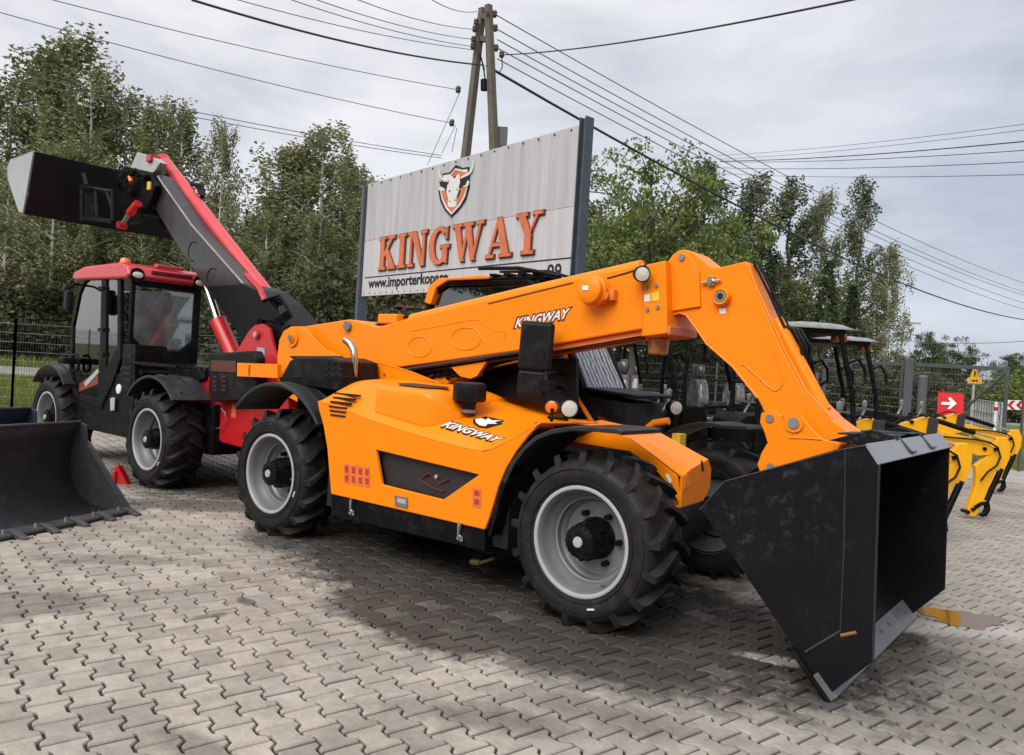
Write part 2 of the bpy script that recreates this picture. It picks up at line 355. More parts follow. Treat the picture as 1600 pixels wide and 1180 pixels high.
BLOBS = [(*mz(2.55, .45), 2.6, 1.1, -36, .90, .30), (*mz(2.3, 1.0), 2.3, 1.0, -38, .985, .5), (*mz(3.3, -.25), 1.3, .55, -30, .88, .5), (*mz(2.35, -.42), .95, .52, -50, .86, .3), (*mz(3.9, .5), .9, .7, -38, .8, .5), (*mz(.1, 1.1), 1.0, 1.0, -38, .9, .5), (*mz(4.6, 1.0), .5, 1.1, -38, .75, .6),  # the first ellipses also paint shade beneath the orange machine
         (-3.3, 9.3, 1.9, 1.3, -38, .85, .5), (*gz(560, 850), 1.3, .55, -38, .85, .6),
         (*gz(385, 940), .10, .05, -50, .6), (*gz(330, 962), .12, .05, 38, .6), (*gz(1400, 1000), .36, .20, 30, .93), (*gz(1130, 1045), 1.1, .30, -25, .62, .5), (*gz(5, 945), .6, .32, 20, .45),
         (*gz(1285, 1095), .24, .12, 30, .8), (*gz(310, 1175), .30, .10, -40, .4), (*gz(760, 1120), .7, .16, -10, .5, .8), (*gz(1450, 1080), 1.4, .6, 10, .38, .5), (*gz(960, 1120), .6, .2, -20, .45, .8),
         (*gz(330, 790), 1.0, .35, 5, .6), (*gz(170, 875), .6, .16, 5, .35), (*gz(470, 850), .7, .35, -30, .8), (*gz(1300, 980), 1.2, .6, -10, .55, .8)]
PALE = [(*gz(1235, 1035), .30, .08, -20, .8), (*gz(1510, 985), .62, .16, 5, .55), (*gz(700, 1005), .4, .12, -20, .0)]
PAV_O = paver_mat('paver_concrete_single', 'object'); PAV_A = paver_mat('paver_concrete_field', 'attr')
ANG = math.radians(-51.3); PA, PW = .197, .1465           # pitch along and across the columns
ea = np.array([math.cos(ANG), math.sin(ANG)]); ew = np.array([-math.sin(ANG), math.cos(ANG)])
def paver_outline(gap=.0075, inset=0):
    A = .0155; h = PA/2-gap-.001-inset; W0 = PW/2-gap-inset; s1, s2 = .030, .058
    pts = []
    prof = [(-h, A), (-.0640, A), (-.0345, -A), (.0345, -A), (.0640, A), (h, A)]
    for s, a in prof: pts.append((s, W0+a))
    for s, a in reversed(prof): pts.append((s, -W0-a))
    return pts
O0, O1 = paver_outline(), paver_outline(inset=.005)
def pv_world(c, z, pts, tilt): return [(c[0]+ea[0]*s+ew[0]*t, c[1]+ea[1]*s+ew[1]*t, z+tilt[0]*s+tilt[1]*t) for s, t in pts]
ground = MB().add([(-700, -60, -.03), (700, -60, -.03), (700, 900, -.03), (-700, 900, -.03)], [(0, 1, 2, 3)]).build('ground', GRASSG); ground['kind'] = 'structure'
FENCE = [(-26, 15.3), (-10.8, 17.0), (7.4, 18.7), (10.9, 16.8), (24, 9.8)]      # line of the fence on the ground
def fence_y(x): return interp(FENCE, x)
yard = MB(); yp = [(-26, -20), (40, -20), (40, 1.0), (24, 9.6), (10.9, 16.6), (7.4, 18.5), (-10.8, 16.6), (-26, 14.9)]
yard.add([(x, y, -.016) for x, y in yp], [tuple(range(len(yp)))]); pavement = yard.build('pavement', SAND); pavement['kind'] = 'structure'
cells = []
edge = G.atz(1598, 757); kdir = Vector((1, -.5, 0)).normalized()
for i in range(-130, 130):
    for j in range(-150, 150):
        s = (i+.5*(j % 2))*PA; t = j*PW; c = ea*s+ew*t+np.array([0, 8.])
        if c[1] < 1.6 or abs(c[0]) > .68*c[1]+.8 or c[1] > fence_y(c[0])-.25: continue
        if c[1] > 11 and (c[0]-edge.x)*.5+(c[1]-edge.y) > 0: continue
        cells.append((c[0]**2+c[1]**2, c[0], c[1]))
cells.sort(); vis = []; rest = []
for d, x, y in cells:
    px, py, _ = project((x, y, 0))
    if len(vis) < 300 and -20 < px < 1620 and py < 1195: vis.append((x, y))
    elif py < 1420: rest.append((x, y))
b = MB(); n = 12
vs = [(s, t, z) for z, o in ((0., O1), (-.006, O0), (-.045, O0)) for s, t in o]
b.add(vs, [tuple(range(n))]+[(k*n+i, k*n+(i+1) % n, (k+1)*n+(i+1) % n, (k+1)*n+i) for k in range(2) for i in range(n)])
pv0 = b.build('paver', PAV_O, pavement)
for k, (x, y) in enumerate(vis):
    o = pv0 if k == 0 else pv0.copy()
    if k: COL.objects.link(o)
    o.location = (x, y, RN.normal(0, .0012)); o.rotation_euler = (RN.normal(0, .008), RN.normal(0, .008), ANG+RN.normal(0, .006))
vs = []; fs = []; tone = []
for x, y in rest:
    far = y > 9; base = len(vs); z = RN.normal(0, .0012); tl = (RN.normal(0, .008), RN.normal(0, .008)); tn = RN.rand()
    vs += pv_world((x, y), z, O1, tl)+pv_world((x, y), z-.006 if not far else -.017, O0, tl)
    fs.append(tuple(base+i for i in range(n))); fs += [(base+i, base+(i+1) % n, base+n+(i+1) % n, base+n+i) for i in range(n)]
    k = 2*n
    if not far:
        vs += pv_world((x, y), -.02, O0, (0, 0)); fs += [(base+n+i, base+n+(i+1) % n, base+2*n+(i+1) % n, base+2*n+i) for i in range(n)]; k = 3*n
    tone += [tn]*k
me = bpy.data.meshes.new('paver_field'); me.from_pydata(vs, [], fs); a = me.attributes.new('tone', 'FLOAT', 'POINT'); a.data.foreach_set('value', tone)
bm = bmesh.new(); bm.from_mesh(me); bmesh.ops.recalc_face_normals(bm, faces=bm.faces); bm.to_mesh(me); bm.free()
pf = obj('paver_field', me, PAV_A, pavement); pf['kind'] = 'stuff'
# concrete apron and kerb past the edge of the paved yard
q = MB(); p0 = Vector((edge.x-3.2, edge.y+1.6, 0)); p1 = Vector((edge.x+8, edge.y-4.0, 0)); nn = Vector((.5, 1, 0)).normalized()
q.add([tuple(p0+Vector((0,0,.0))), tuple(p1), tuple(p1+nn*4+Vector((0,0,.0))), tuple(p0+nn*4)], [(0, 1, 2, 3)]); tag(q.build('concrete_apron', CONC), kind='structure')
q = MB()
for k in range(12):
    a = p0.lerp(p1, k/12+.002); c = p0.lerp(p1, (k+1)/12-.002)
    q.add([tuple(a-nn*.05), tuple(c-nn*.05), tuple(c+nn*.05), tuple(a+nn*.05)]+[tuple(v+Vector((0, 0, .02))) for v in (a-nn*.05, c-nn*.05, c+nn*.05, a+nn*.05)], [(4, 5, 6, 7), (0, 1, 5, 4), (1, 2, 6, 5), (2, 3, 7, 6), (3, 0, 4, 7)])
tag(q.build('edge_kerb', CONC), kind='structure')
# puddle
PUD, N_, L_, B_ = new_mat('puddle_water'); B_.inputs['Base Color'].default_value = (.17, .09, .03, 1); B_.inputs['Roughness'].default_value = .07; B_.inputs['Specular IOR Level'].default_value = .35
pc = G.atz(1502, 966); pts = []
for k in range(40):
    a = 2*math.pi*k/40; r = 1+.18*math.sin(3*a+1)+.10*math.sin(7*a)+.07*math.sin(12*a+2)
    pts.append((pc.x+math.cos(a)*.27*r, pc.y+math.sin(a)*.21*r, .0035))
tag(MB().add(pts, [tuple(range(40))]).build('puddle', PUD), kind='structure')
# road beyond the fence
rd = Vector((math.cos(math.radians(16.6)), math.sin(math.radians(16.6)), 0)); rn = Vector((-rd.y, rd.x, 0)); ro = Vector((-19.8, 31.5, 0))
def strip(a0, a1, z, name, m, w0=-120, w1=260):
    v = [ro+rd*w0+rn*a0, ro+rd*w1+rn*a0, ro+rd*w1+rn*a1, ro+rd*w0+rn*a1]
    return tag(MB().add([(p.x, p.y, z) for p in v], [(0, 1, 2, 3)]).build(name, m), kind='structure')
strip(0, 8.5, -.022, 'road', ASPH); strip(.25, .4, -.017, 'road_line', mat('road_paint', (.7, .7, .68), .6)); strip(8.1, 8.25, -.017, 'road_line', bpy.data.materials['road_paint'])
k1 = MB(); 
for a0, a1 in ((8.6, 8.85), (-.3, -.05)):
    v = [ro+rd*-120+rn*a0, ro+rd*260+rn*a0, ro+rd*260+rn*a1, ro+rd*-120+rn*a1]
    k1.add([(p.x, p.y, -.03) for p in v]+[(p.x, p.y, .09) for p in v], [(4, 5, 6, 7), (0, 1, 5, 4), (1, 2, 6, 5), (2, 3, 7, 6), (3, 0, 4, 7)])
tag(k1.build('road_kerb', CONC), kind='structure')

# ================================================================ WHEELS
def make_wheel(parent, flip=False, loc=(0, 0, 0), rot=0):
    """outer rim plane at local y=0, wheel body towards +y, centred on its axle"""
    R0, W = .50, .40
    rim = MB()
    rim.lathe([(.335, .012), (.335, -.004), (.318, -.006), (.305, .02), (.298, .035), (.298, .06), (.275, .09), (.262, .12), (.250, .125), (.250, .165), (.232, .18), (.225, .2)], n=48)
    rim.tube([(.27, .06, .10), (.26, .01, .095)], .008, 6)
    rim.lathe([(.225, .2), (.2, .203), (.12, .2), (.0, .2)], n=48)
    rim.lathe([(.262, .21), (.29, .3), (.298, .34), (.305, .37), (.335, .405), (.335, .39), (.27, .28), (.24, .21)], n=40)
    w_ = rim.build('wheel', RIM, parent, fix=False)
    e = MB().lathe([(.338, .004), (.338, -.008), (.327, -.012), (.316, -.008), (.312, .003)], n=48).build('rim_edge', RIMW, w_)
    t = MB()
    prof = [(.318, .0), (.345, -.004), (.38, -.016), (.42, -.022), (.455, -.016), (.482, .006), (.495, .05), (.505, .12), (.508, .2)]
    prof += [(r, W-h) for r, h in reversed(prof[:-1])]
    t.lathe(prof, n=64)
    t.lathe([(.36, -.014), (.362, -.019), (.368, -.019), (.37, -.015)], n=64); t.lathe([(.437, -.020), (.439, -.026), (.446, -.024), (.448, -.018)], n=64)
    NL = 17
    for side in (0, 1):
        for k in range(NL):
            a0 = 2*math.pi*(k+.5*side)/NL
            # chevron lug running from the shoulder to the centre line
            rows = []
            for u, (y, r, lead, wd) in enumerate([(-.016, .455, .0, .044), (.002, .534, .0, .042), (.035, .548, .035, .040), (.11, .550, .13, .036), (.208, .549, .235, .036)]):
                for sgn in (-1, 1):
                    for rr in ((r, -.0), (r-.055 if u else r-.01, .006)):
                        pass
                aa = a0+lead
                base = r-.062 if u > 1 else (.45 if u else .455)
                yb = y if u > 1 else (y if u == 0 else y+.004)
                row = []
                for da, rr in ((-wd/.5*1.15-.008, base), (-wd/.5*.8, r), (wd/.5*.8, r), (wd/.5*1.15+.008, base)):
                    ang = aa+da*.62; row.append((rr*math.cos(ang), yb if side == 0 else W-yb, rr*math.sin(ang)))
                rows.append(row)
            vs = [p for r in rows for p in r]; nn_ = 4
            fs = [(i*4+j, i*4+j+1, (i+1)*4+j+1, (i+1)*4+j) for i in range(4) for j in range(3)]+[(0, 1, 2, 3), (16, 17, 18, 19)]
            t.add(vs, fs)
    t.build('tyre', RUBBER, w_, fix=True)
    h = MB(); h.lathe([(.13, .2), (.13, .17), (.115, .15), (.112, .05), (.10, .035), (.10, -.005), (.07, -.02), (.034, -.022)], n=28)
    for k in range(18):
        a = 2*math.pi*k/18; h.cyl((.092*math.cos(a), -.012, .092*math.sin(a)), (.092*math.cos(a), .03, .092*math.sin(a)), .009, 6)
    for k in range(6):
        a = 2*math.pi*k/6+.3; h.cyl((.165*math.cos(a), .15, .165*math.sin(a)), (.165*math.cos(a), .2, .165*math.sin(a)), .018, 8)
    for k in range(6): h.cyl((.115*math.cos(k), .06+.0*k, .115*math.sin(k)), (.115*math.cos(k), .14, .115*math.sin(k)), .012, 6)
    h.build('hub', BLACKP, w_); MB().lathe([(.034, -.022), (.03, -.03), (0, -.032)], n=16).build('hub_cap', RIMW, w_)
    c = MB(); c.box((.39, -.030, .012), (.398, -.018, .06)); c.build('tyre_mark', WHITE, w_)
    w_.location = loc; w_.rotation_euler = (0, rot, math.pi if flip else 0)
    return w_
def place_wheel(src, parent, loc, rot=0, flip=False):
    c = copy_tree(src, parent); c.location = loc; c.rotation_euler = (0, rot, math.pi if flip else 0); return c
def arc_plate(b, cx, cz, r, th, a0, a1, y0, y1, n=14, extra=None):
    pts = [(cx+r*math.cos(math.radians(a)), cz+r*math.sin(math.radians(a))) for a in np.linspace(a0, a1, n)]
    inn = [(cx+(r-th)*math.cos(math.radians(a)), cz+(r-th)*math.sin(math.radians(a))) for a in np.linspace(a0, a1, n)]
    b.prism(pts+inn[::-1], y0, y1)

# ================================================================ ORANGE TELEHANDLER
MF = Frame(-2.003, 6.654, -38.16)
T = thing('telehandler', 'bright orange telehandler with a black front bucket resting on the paving, nearest machine', 'telehandler', tuple(MF.o), MF.a)
X = MF.xz
def plate(name, pix, y0, y1, m, parent=T, bevel=.008, fr=MF, yref=None, holes=(), label=None):
    b = MB().prism(fr.xz(pix, y0 if yref is None else yref), y0, y1, holes=[fr.xz(h, y0 if yref is None else yref) for h in holes]); return b.build(name, m, parent, bevel, label)
W0 = make_wheel(T, loc=(0, 0, .527), rot=.4)
place_wheel(W0, T, (3.142, 0, .527), 1.35)
place_wheel(W0, T, (0, 2.2, .527), .9, True); place_wheel(W0, T, (3.142, 2.2, .527), .1, True)
# chassis under everything, widened with added low boxes that block light beneath
b = MB(); b.box((-.75, .62, .42), (3.0, 1.58, .98)); b.box((2.55, .5, .27), (3.0, 1.7, .8)); b.box((.5, .3, .26), (2.5, 1.9, .44)); b.box((-.5, .6, .3), (.5, 1.6, .5)); b.box((-.3, .45, .6), (.45, 1.75, 1.2)); b.build('chassis', BLACKP, T, .02)
for x in (0, 3.142):
    b = MB(); b.cyl((x, .2, .527), (x, 2.0, .527), .10); b.cyl((x, .85, .527), (x, 1.35, .527), .2, r1=.2); b.cyl((x-.16, .3, .6), (x-.16, 1.9, .6), .03); b.build('axle', BLACKP, T)
b = MB(); b.box((.62, .12, .34), (2.5, .6, 1.0)); b.build('engine_bay', DARK, T)
# black side skirt
plate('side_skirt', [(517, 770), (757, 826), (757, 862), (517, 806)], .035, .5, BLACKP)
# ---- hood: flat side with window opening + lofted top
side = [(517, 772), (514, 735), (511, 700), (505, 665), (498, 640), (496, 628), (540, 641), (575, 656), (620, 671), (690, 692), (735, 703), (757, 706), (775, 700), (800, 686), (845, 660),
        (826, 680), (806, 706), (790, 733), (778, 762), (770, 790), (764, 810), (757, 828)]
win = [(587, 703), (748, 742), (692, 781), (596, 757)]
hood = MB(); hood.prism(X(side, .02), .02, .05, holes=[X(win, .02)]); HOOD = hood.build('hood', ORANGE, T, .007)
cre = X([(496, 628), (540, 641), (575, 656), (620, 671), (690, 692), (735, 703), (757, 706), (775, 700), (800, 686), (845, 660)], .02)
zi = [(.5, 1.30), (.75, 1.385), (1.0, 1.40), (1.4, 1.365), (1.9, 1.29), (2.4, 1.205), (2.82, 1.2)]
def hood_z(x, y):
    zc = interp(cre, x); z1 = interp(zi, x); u = min(1, max(0, (y-.02)/.68)); k = min(1, max(0, (x-.72)/.35)); k = k*k*(3-2*k)
    rnd = math.sin(min(1, u*1.7)*math.pi/2)**.7; fl = .82*u+.18*math.sin(min(1, u*3)*math.pi/2)
    return zc+(z1-zc)*lerp(rnd, fl, k)
rows = []
xs = [cre[0][0]+.0]+list(np.linspace(cre[0][0]+.05, cre[-1][0], 24))
for k, x in enumerate(xs):
    zc = interp(cre, x); z1 = interp(zi, x); row = []
    drop = .06*max(0, 1-(x-xs[0])/.12)**2
    for u in np.linspace(0, 1, 18):
        y = .02+.68*(u**1.5); z = hood_z(x, y)-drop*min(1, u*4)
        row.append((x, y, z))
    rows.append(row)
back = [(xs[0]+.03, .12+y*.5, .6) for x, y, z in rows[0]]
MB().grid(rows).build('hood_top', ORANGE, HOOD, solid=.012); MB().grid([[(x+.008, y+.012, z-.006) for x, y, z in rows[0]], back], smooth=False).build('hood_rear_panel', BLACKP, HOOD)
# black rubber fender lip along the wheel arch
lip = X([(762, 836), (768, 812), (775, 785), (786, 752), (800, 722), (818, 698), (838, 681), (862, 671), (895, 666), (930, 667), (965, 670), (975, 673)], .0)
def strip_band(b, line, y0, y1, th):
    a = [(p[0], p[1]) for p in line]; dn = []
    for i, p in enumerate(a):
        q = a[min(i+1, len(a)-1)]; r = a[max(i-1, 0)]; dx, dz = q[0]-r[0], q[1]-r[1]; L = math.hypot(dx, dz); dn.append((p[0]+dz/L*th, p[1]-dx/L*th))
    b.prism(a+dn[::-1], y0, y1)
b = MB(); strip_band(b, lip[3:], -.01, .46, .03); b.build('fender', FENDER, T, .006)
b = MB(); strip_band(b, lip[:5], -.004, .12, .03); b.build('arch_liner', BLACKP, T, .005)
b = MB(); arc_plate(b, 3.142, .527, .69, .03, 82, 160, 1.76, 2.22); b.prism([(3.2, 1.205), (3.44, 1.215), (3.44, 1.19), (3.2, 1.18)], 1.76, 2.22); b.build('fender', FENDER, T, .006)
for y0 in (-.01, 1.78):
    b = MB(); arc_plate(b, 0, .527, .775 if y0 < 1 else .72, .03, 38, 138, y0, y0+.46); f = b.build('fender', FENDER, T, .01)
    b = MB()
    for dy in (.12, .24): arc_plate(b, 0, .527, .785 if y0 < 1 else .73, .02, 45, 100, y0+dy, y0+dy+.02)
    b.build('fender_rib', FENDER, f, .004)
# window recess
wx = X(win, .02); b = MB()
b.prism([(lerp(p[0], 1.8, -.05), lerp(p[1], .74, -.05)) for p in wx], .085, .09)
MESHM, N_, L_, B_ = new_mat('black_mesh_grille'); B_.inputs['Roughness'].default_value = .55
tc_ = N_.new('ShaderNodeTexCoord'); vv = N_.new('ShaderNodeTexVoronoi'); vv.inputs['Scale'].default_value = 70; vv.inputs['Randomness'].default_value = 0
mpp = N_.new('ShaderNodeMapping'); mpp.inputs['Scale'].default_value = (1, 0, 1); L_.new(tc_.outputs['Object'], mpp.inputs[0]); L_.new(mpp.outputs[0], vv.inputs['Vector'])
rr_ = N_.new('ShaderNodeValToRGB'); rr_.color_ramp.elements[0].color = (.002, .002, .003, 1); rr_.color_ramp.elements[1].color = (.035, .032, .035, 1); rr_.color_ramp.elements[0].position = .25; rr_.color_ramp.elements[1].position = .42
L_.new(vv.outputs['Distance'], rr_.inputs[0]); L_.new(rr_.outputs[0], B_.inputs['Base Color'])
b.build('side_grille', MESHM, HOOD)
b = MB(); b.tube([(1.72, .075, .72), (1.8, .072, .76), (1.9, .072, .70), (1.98, .075, .74)], .006); b.tube([(1.70, .075, .70), (1.84, .072, .66), (1.94, .075, .65)], .005); b.build('wiring', mat('red_wire', (.12, .012, .015), .5), HOOD)
MB().cyl((1.86, .078, .745), (1.86, .07, .745), .014).build('reservoir_cap', PALEGREY, HOOD)
# vent slots at the rear corner
for k in range(6):
    px0, px1, py = 512, 546, 615+k*6.6
    a, c = X([(px0+k*1.0-3*(k == 0), py), (px1-k*1.2, py+1.6)], .02)
    zc = interp(cre, a[0])
    b = MB()
    if a[1] < zc-.0: b.box((a[0], .012, a[1]-.007), (c[0], .022, a[1]+.007))
    else:
        t_ = (a[1]-zc); y = .02+.68*((min(1, t_/.22))**1.5)*.55
        b.box((a[0]+.02, y-.02, a[1]-.004), (c[0]+.02, y+.01, a[1]+.012))
    b.build('vent_slot', DARK, HOOD)
# raised intake dome with black grille on top
dm = MB(); rows = []
DY = .09
pL = MF.at(579, 640, DY).x; pR = MF.at(694, 650, DY).x
for u in np.linspace(0, 1, 31):
    x = lerp(pL, pR, u); eL = min(1, u/.07); eR = min(1, (1-u)/.30); e = math.sin(eL*math.pi/2)**.6*math.sin(eR*math.pi/2)**.75
    zt = lerp(1.352, 1.338, u); row = []; yo = DY+.22*(1-math.sin(eR*math.pi/2)**.8)+.05*(1-eL)
    for v in np.linspace(0, 1, 16):
        if v < .4: y = yo+.012*v/.4; zf = v/.4*.86
        elif v < .65: q = (v-.4)/.25*math.pi/2; y = yo+.012+.07*(1-math.cos(q)); zf = .86+.14*math.sin(q)
        else: y = yo+.082+(v-.65)/.35*.42; zf = 1
        zb = hood_z(x, y)-.012; ztt = max(zt+.10*max(0, y-yo-.08), zb); row.append((x, y, lerp(zb, ztt, zf*e)))
    rows.append(row)
dm.grid(rows); dm.build('intake_dome', ORANGE, HOOD, solid=.008)
gp_ = [(.12, .27), (.25, .20), (.62, .21), (.80, .30), (.70, .36), (.2, .36)]; b = MB(); gp_ = [(lerp(pL, pR, a), y_) for a, y_ in gp_]
b.add([(x, y, 1.354-.012*((x-pL)/(pR-pL))+.10*max(0, y-DY-.08)+.012) for x, y in gp_], [tuple(range(6))])
g_ = b.build('intake_grille', MESHM, HOOD)
# pre-filter mushroom
c0 = MF.at(733, 628, .34); cx, cz = c0.x, c0.z
b = MB().lathe([(.0, .215), (.09, .215), (.118, .205), (.122, .19), (.124, .09), (.116, .075), (.06, .07), (.05, .05), (.05, -.02)], o=(cx, .34, cz-.07), d=(0, 0, 1), n=36); pfil = b.build('air_prefilter', PLAST, T)
MB().cyl((cx, .34, cz-.08), (cx, .34, cz-.055), .06, 24).build('filter_clamp', STEEL, pfil)
# lettering and emblem on the hood top (lies on the lofted skin)

def solve_hood(px, py):
    y = .15
    for _ in range(40):
        p = MF.at(px, py, y); z = hood_z(p.x, y); y += (p.z-z)*-.8 if False else (z-p.z)*-.0
        lo, hi = .0, .7
        break
    best = None
    for y in np.linspace(.03, .68, 131):
        p = MF.at(px, py, y); d = abs(p.z-hood_z(p.x, y))
        if best is None or d < best[0]: best = (d, p.x, y, p.z)
    return Vector(best[1:])
def decal_on_hood(me, corners, name, m, lift):
    """corners: pixel lower-left, lower-right, upper-right, upper-left"""
    for v in me.vertices:
        u, t_ = v.co.x, v.co.y; ex = lift+(.001 if v.co.z > 0 else 0)
        a = (lerp(corners[0][0], corners[1][0], u), lerp(corners[0][1], corners[1][1], u)); c = (lerp(corners[3][0], corners[2][0], u), lerp(corners[3][1], corners[2][1], u))
        p = solve_hood(lerp(a[0], c[0], t_), lerp(a[1], c[1], t_)); v.co = p+Vector((0, -ex*.7, ex*.7))
    return obj(name, me, m, HOOD)
cor = [(690, 668), (779, 694), (789, 687), (701, 659)]
decal_on_hood(text_mesh('KINGWAY', offset=.07, shear=.35), [(688, 670), (779, 696.5), (791, 686), (700, 656.5)], 'lettering_outline', DARK, .011)
decal_on_hood(text_mesh('KINGWAY', offset=.022, shear=.35), cor, 'lettering', WHITE, .014)
def poly_me(polys):
    me = bpy.data.meshes.new('m'); vs = []; fs = []
    for p in polys:
        t3 = tessellate_polygon([[Vector((x, y, 0)) for x, y in p]]); base = len(vs); vs += [(x, y, 0) for x, y in p]; fs += [tuple(i+base for i in t) for t in t3]
    me.from_pydata(vs, [], fs); return me
ecor = [(738, 671), (790, 671), (790, 652), (738, 652)]
decal_on_hood(poly_me([[(.05, .75), (.25, .85), (.45, .95), (.7, .8), (1, .6), (.85, .5), (.95, .35), (.7, .2), (.45, .0), (.2, .1), (.05, .4)]]), ecor, 'emblem_outline', DARK, .016)
decal_on_hood(poly_me([[(.12, .7), (.3, .78), (.45, .62), (.5, .8), (.62, .6), (.92, .58), (.7, .45), (.78, .3), (.5, .3), (.42, .1), (.25, .18), (.14, .42)]]), ecor, 'emblem', WHITE, .020)
# stickers, hatch, latches
def sticker(pix, y, m, name='sticker', parent=T, th=.003): return MB().prism(X(pix, y), y-th, y).build(name, m, parent)
for k in range(4):
    x0 = 537+k*10.6; s_ = sticker([(x0, 724+k*1.6), (x0+8.6, 725.5+k*1.6), (x0+9, 756+k*1.9), (x0+.6, 754+k*1.9)], .018, STICK, parent=HOOD)
    for q in range(2): sticker([(x0+2, 728+k*1.6+q*14), (x0+7, 729+k*1.6+q*14), (x0+7.2, 739+k*1.6+q*14), (x0+2.2, 738+k*1.6+q*14)], .0145, PRINT, 'sticker_print', HOOD, .001)
sticker([(738, 761), (752, 764), (751, 794), (738, 790)], .018, STICK, parent=HOOD)
sticker([(741, 766), (749, 768), (749, 776), (741, 774)], .0145, PRINT, 'sticker_print', HOOD, .001); sticker([(741, 779), (749, 781), (748, 790), (741, 788)], .0145, PRINT, 'sticker_print', HOOD, .001)
s_ = sticker([(617, 774), (637, 778), (637, 794), (618, 790)], .016, STEEL, 'access_hatch', HOOD, .006); sticker([(621, 778), (634, 781), (634, 788), (621, 785)], .0095, PALEGREY, 'hatch_plate', HOOD, .002)
for px, py in ((548, 782), (717, 822)):
    a = MF.at(px, py, .0); c = MF.at(px, py+20, .0); b = MB()
    b.box((a.x-.014, .0, a.z-.03), (a.x+.014, .02, a.z+.02)); b.cyl((a.x, -.005, a.z), (c.x, -.005, c.z), .009, 8); b.lathe([(.018, -.006), (.022, 0), (.018, .006)], o=(c.x, -.002, c.z+.01), d=(0, 1, 0), n=12); b.box((c.x-.016, .02, c.z-.02), (c.x+.016, .034, c.z+.02)); b.build('toggle_latch', CHROME, T)
# ---- frame plates carrying the boom (near and far), with front slope
fp = [(434, 612), (433, 560), (436, 532), (443, 517), (455, 510), (470, 510), (480, 517), (492, 531), (508, 546), (530, 556), (556, 561), (600, 568), (640, 580), (700, 604), (760, 623), (800, 635), (870, 655), (945, 684), (940, 700), (800, 690), (560, 680)]
for y in (.70, 1.40):
    b = MB(); b.prism(X(fp, .70), y, y+.03); b.build('frame_plate', ORANGE, T, .006)
p_ = MF.at(453, 528, .66); b = MB(); b.cyl((p_.x, .665, p_.z), (p_.x, 1.44, p_.z), .05); b.cyl((p_.x, .68, p_.z), (p_.x, .70, p_.z), .085); b.build('boom_pivot', ORANGE, T)
MB().cyl((p_.x, .655, p_.z), (p_.x, .665, p_.z), .032).build('pivot_pin', STEEL, T)
p_ = MF.at(540, 509, .76); b = MB(); b.cyl((p_.x, .765, p_.z), (p_.x, .82, p_.z), .045); b.build('cylinder_pin', STEEL, T)
b = MB(); b.prism(X([(370, 567), (433, 569), (433, 591), (370, 588)], .55), .55, .60); b.prism([(-1.25, .55), (-1.2, .55), (-1.2, 1.6), (-1.25, 1.6)], 1.30, 1.42, 'z'); b.build('rear_guard', ORANGE, T, .006)
# engine box and rear lamp housing between fender and frame
b = MB(); b.prism(X([(437, 592), (452, 563), (462, 558), (512, 557), (531, 564), (532, 592)], .25), .25, .68); b.build('air_cleaner_box', PLAST, T, .02)
b = MB(); b.prism(X([(447, 556), (527, 556), (533, 562), (534, 608), (527, 612), (520, 606)], .62), .64, .69); b.build('engine_cover', PLAST, T, .01)
b = MB(); b.prism(X([(435, 589), (534, 588), (536, 612), (437, 596)], .2), .2, .6); b.build('rear_shelf', BLACKP, T, .008)
for i in range(3):
    for j in range(4):
        a = MF.at(507+i*11, 567+j*10, .24); MB().box((a.x, .238, a.z), (a.x+.05, .249, a.z+.01)).build('cover_slot', DARK, T)
# exhaust
pth = [MF.at(*p, .42) for p in ((552, 604), (553, 585), (554, 562), (553, 548), (548, 538), (540, 531))]
MB().tube(pth, .032, 14).build('exhaust_pipe', mat('warm_steel', (.55, .44, .33), .25, metal=1, var=.2), T)
a = pth[0]; MB().cyl((a.x, a.y, a.z-.05), (a.x, a.y, a.z+.03), .045, 16).build('exhaust_clamp', STEEL, T)
a = MF.at(574, 588, .68); sticker([(570, 576), (580, 577), (579, 601), (569, 600)], .698, STICK)
# ---- boom
BN, BF = .80, 1.20
boom = [(446, 523), (458, 513), (500, 506), (545, 499), (562, 503), (590, 511), (640, 497), (800, 459), (900, 435), (1005, 412), (1005, 514), (816, 547), (623, 574), (560, 572), (500, 560), (455, 545)]
BOOM = MB().prism(X(boom, BN), BN, BF).build('outer_boom', ORANGE, T, .012)
# top rounded cap strip of the boom and the hoses lying on it
tp = X([(640, 492), (800, 453), (900, 430), (1000, 407)], BN+.03)
b = MB(); b.tube([(p[0], BN+.07, p[1]-.045) for p in tp], .055, 14); b.tube([(p[0], BF-.07, p[1]-.045) for p in tp], .055, 14); b.build('boom_top_rail', ORANGE, BOOM)
b = MB(); h0 = X([(585, 508), (620, 497), (660, 489), (735, 472)], BN+.1)
for k in range(3): b.tube([(p[0], BN+.12+.06*k, p[1]+.012*math.sin(3*i+k)) for i, p in enumerate(h0)], .014, 6)
b.build('boom_hose', BLACKP, BOOM)
a = MF.at(608, 497, BN+.05); MB().box((a.x-.13, BN+.03, a.z-.05), (a.x+.12, BN+.2, a.z+.035)).build('hose_bracket', ORANGE, BOOM, .01)
b = MB(); g1 = X([(762, 474), (830, 457), (895, 441)], BN-.004); strip_band(b, g1, BN-.003, BN+.002, .009); g1 = X([(948, 434), (980, 425), (1003, 417)], BN-.004); strip_band(b, g1, BN-.003, BN+.002, .012); b.build('cable_gap', DARK, BOOM)
for k_, l_ in enumerate((((560, 561), (598, 566), (640, 578), (700, 602)), ((1004, 416), (1005, 470), (1004, 523)))): MB().tube([(p[0], (.697 if k_ == 0 else BN-.033), p[1]-.012) for p in X(l_, .7 if k_ == 0 else BN-.03)], .004, 5).build('weld_bead', ORANGE, T)
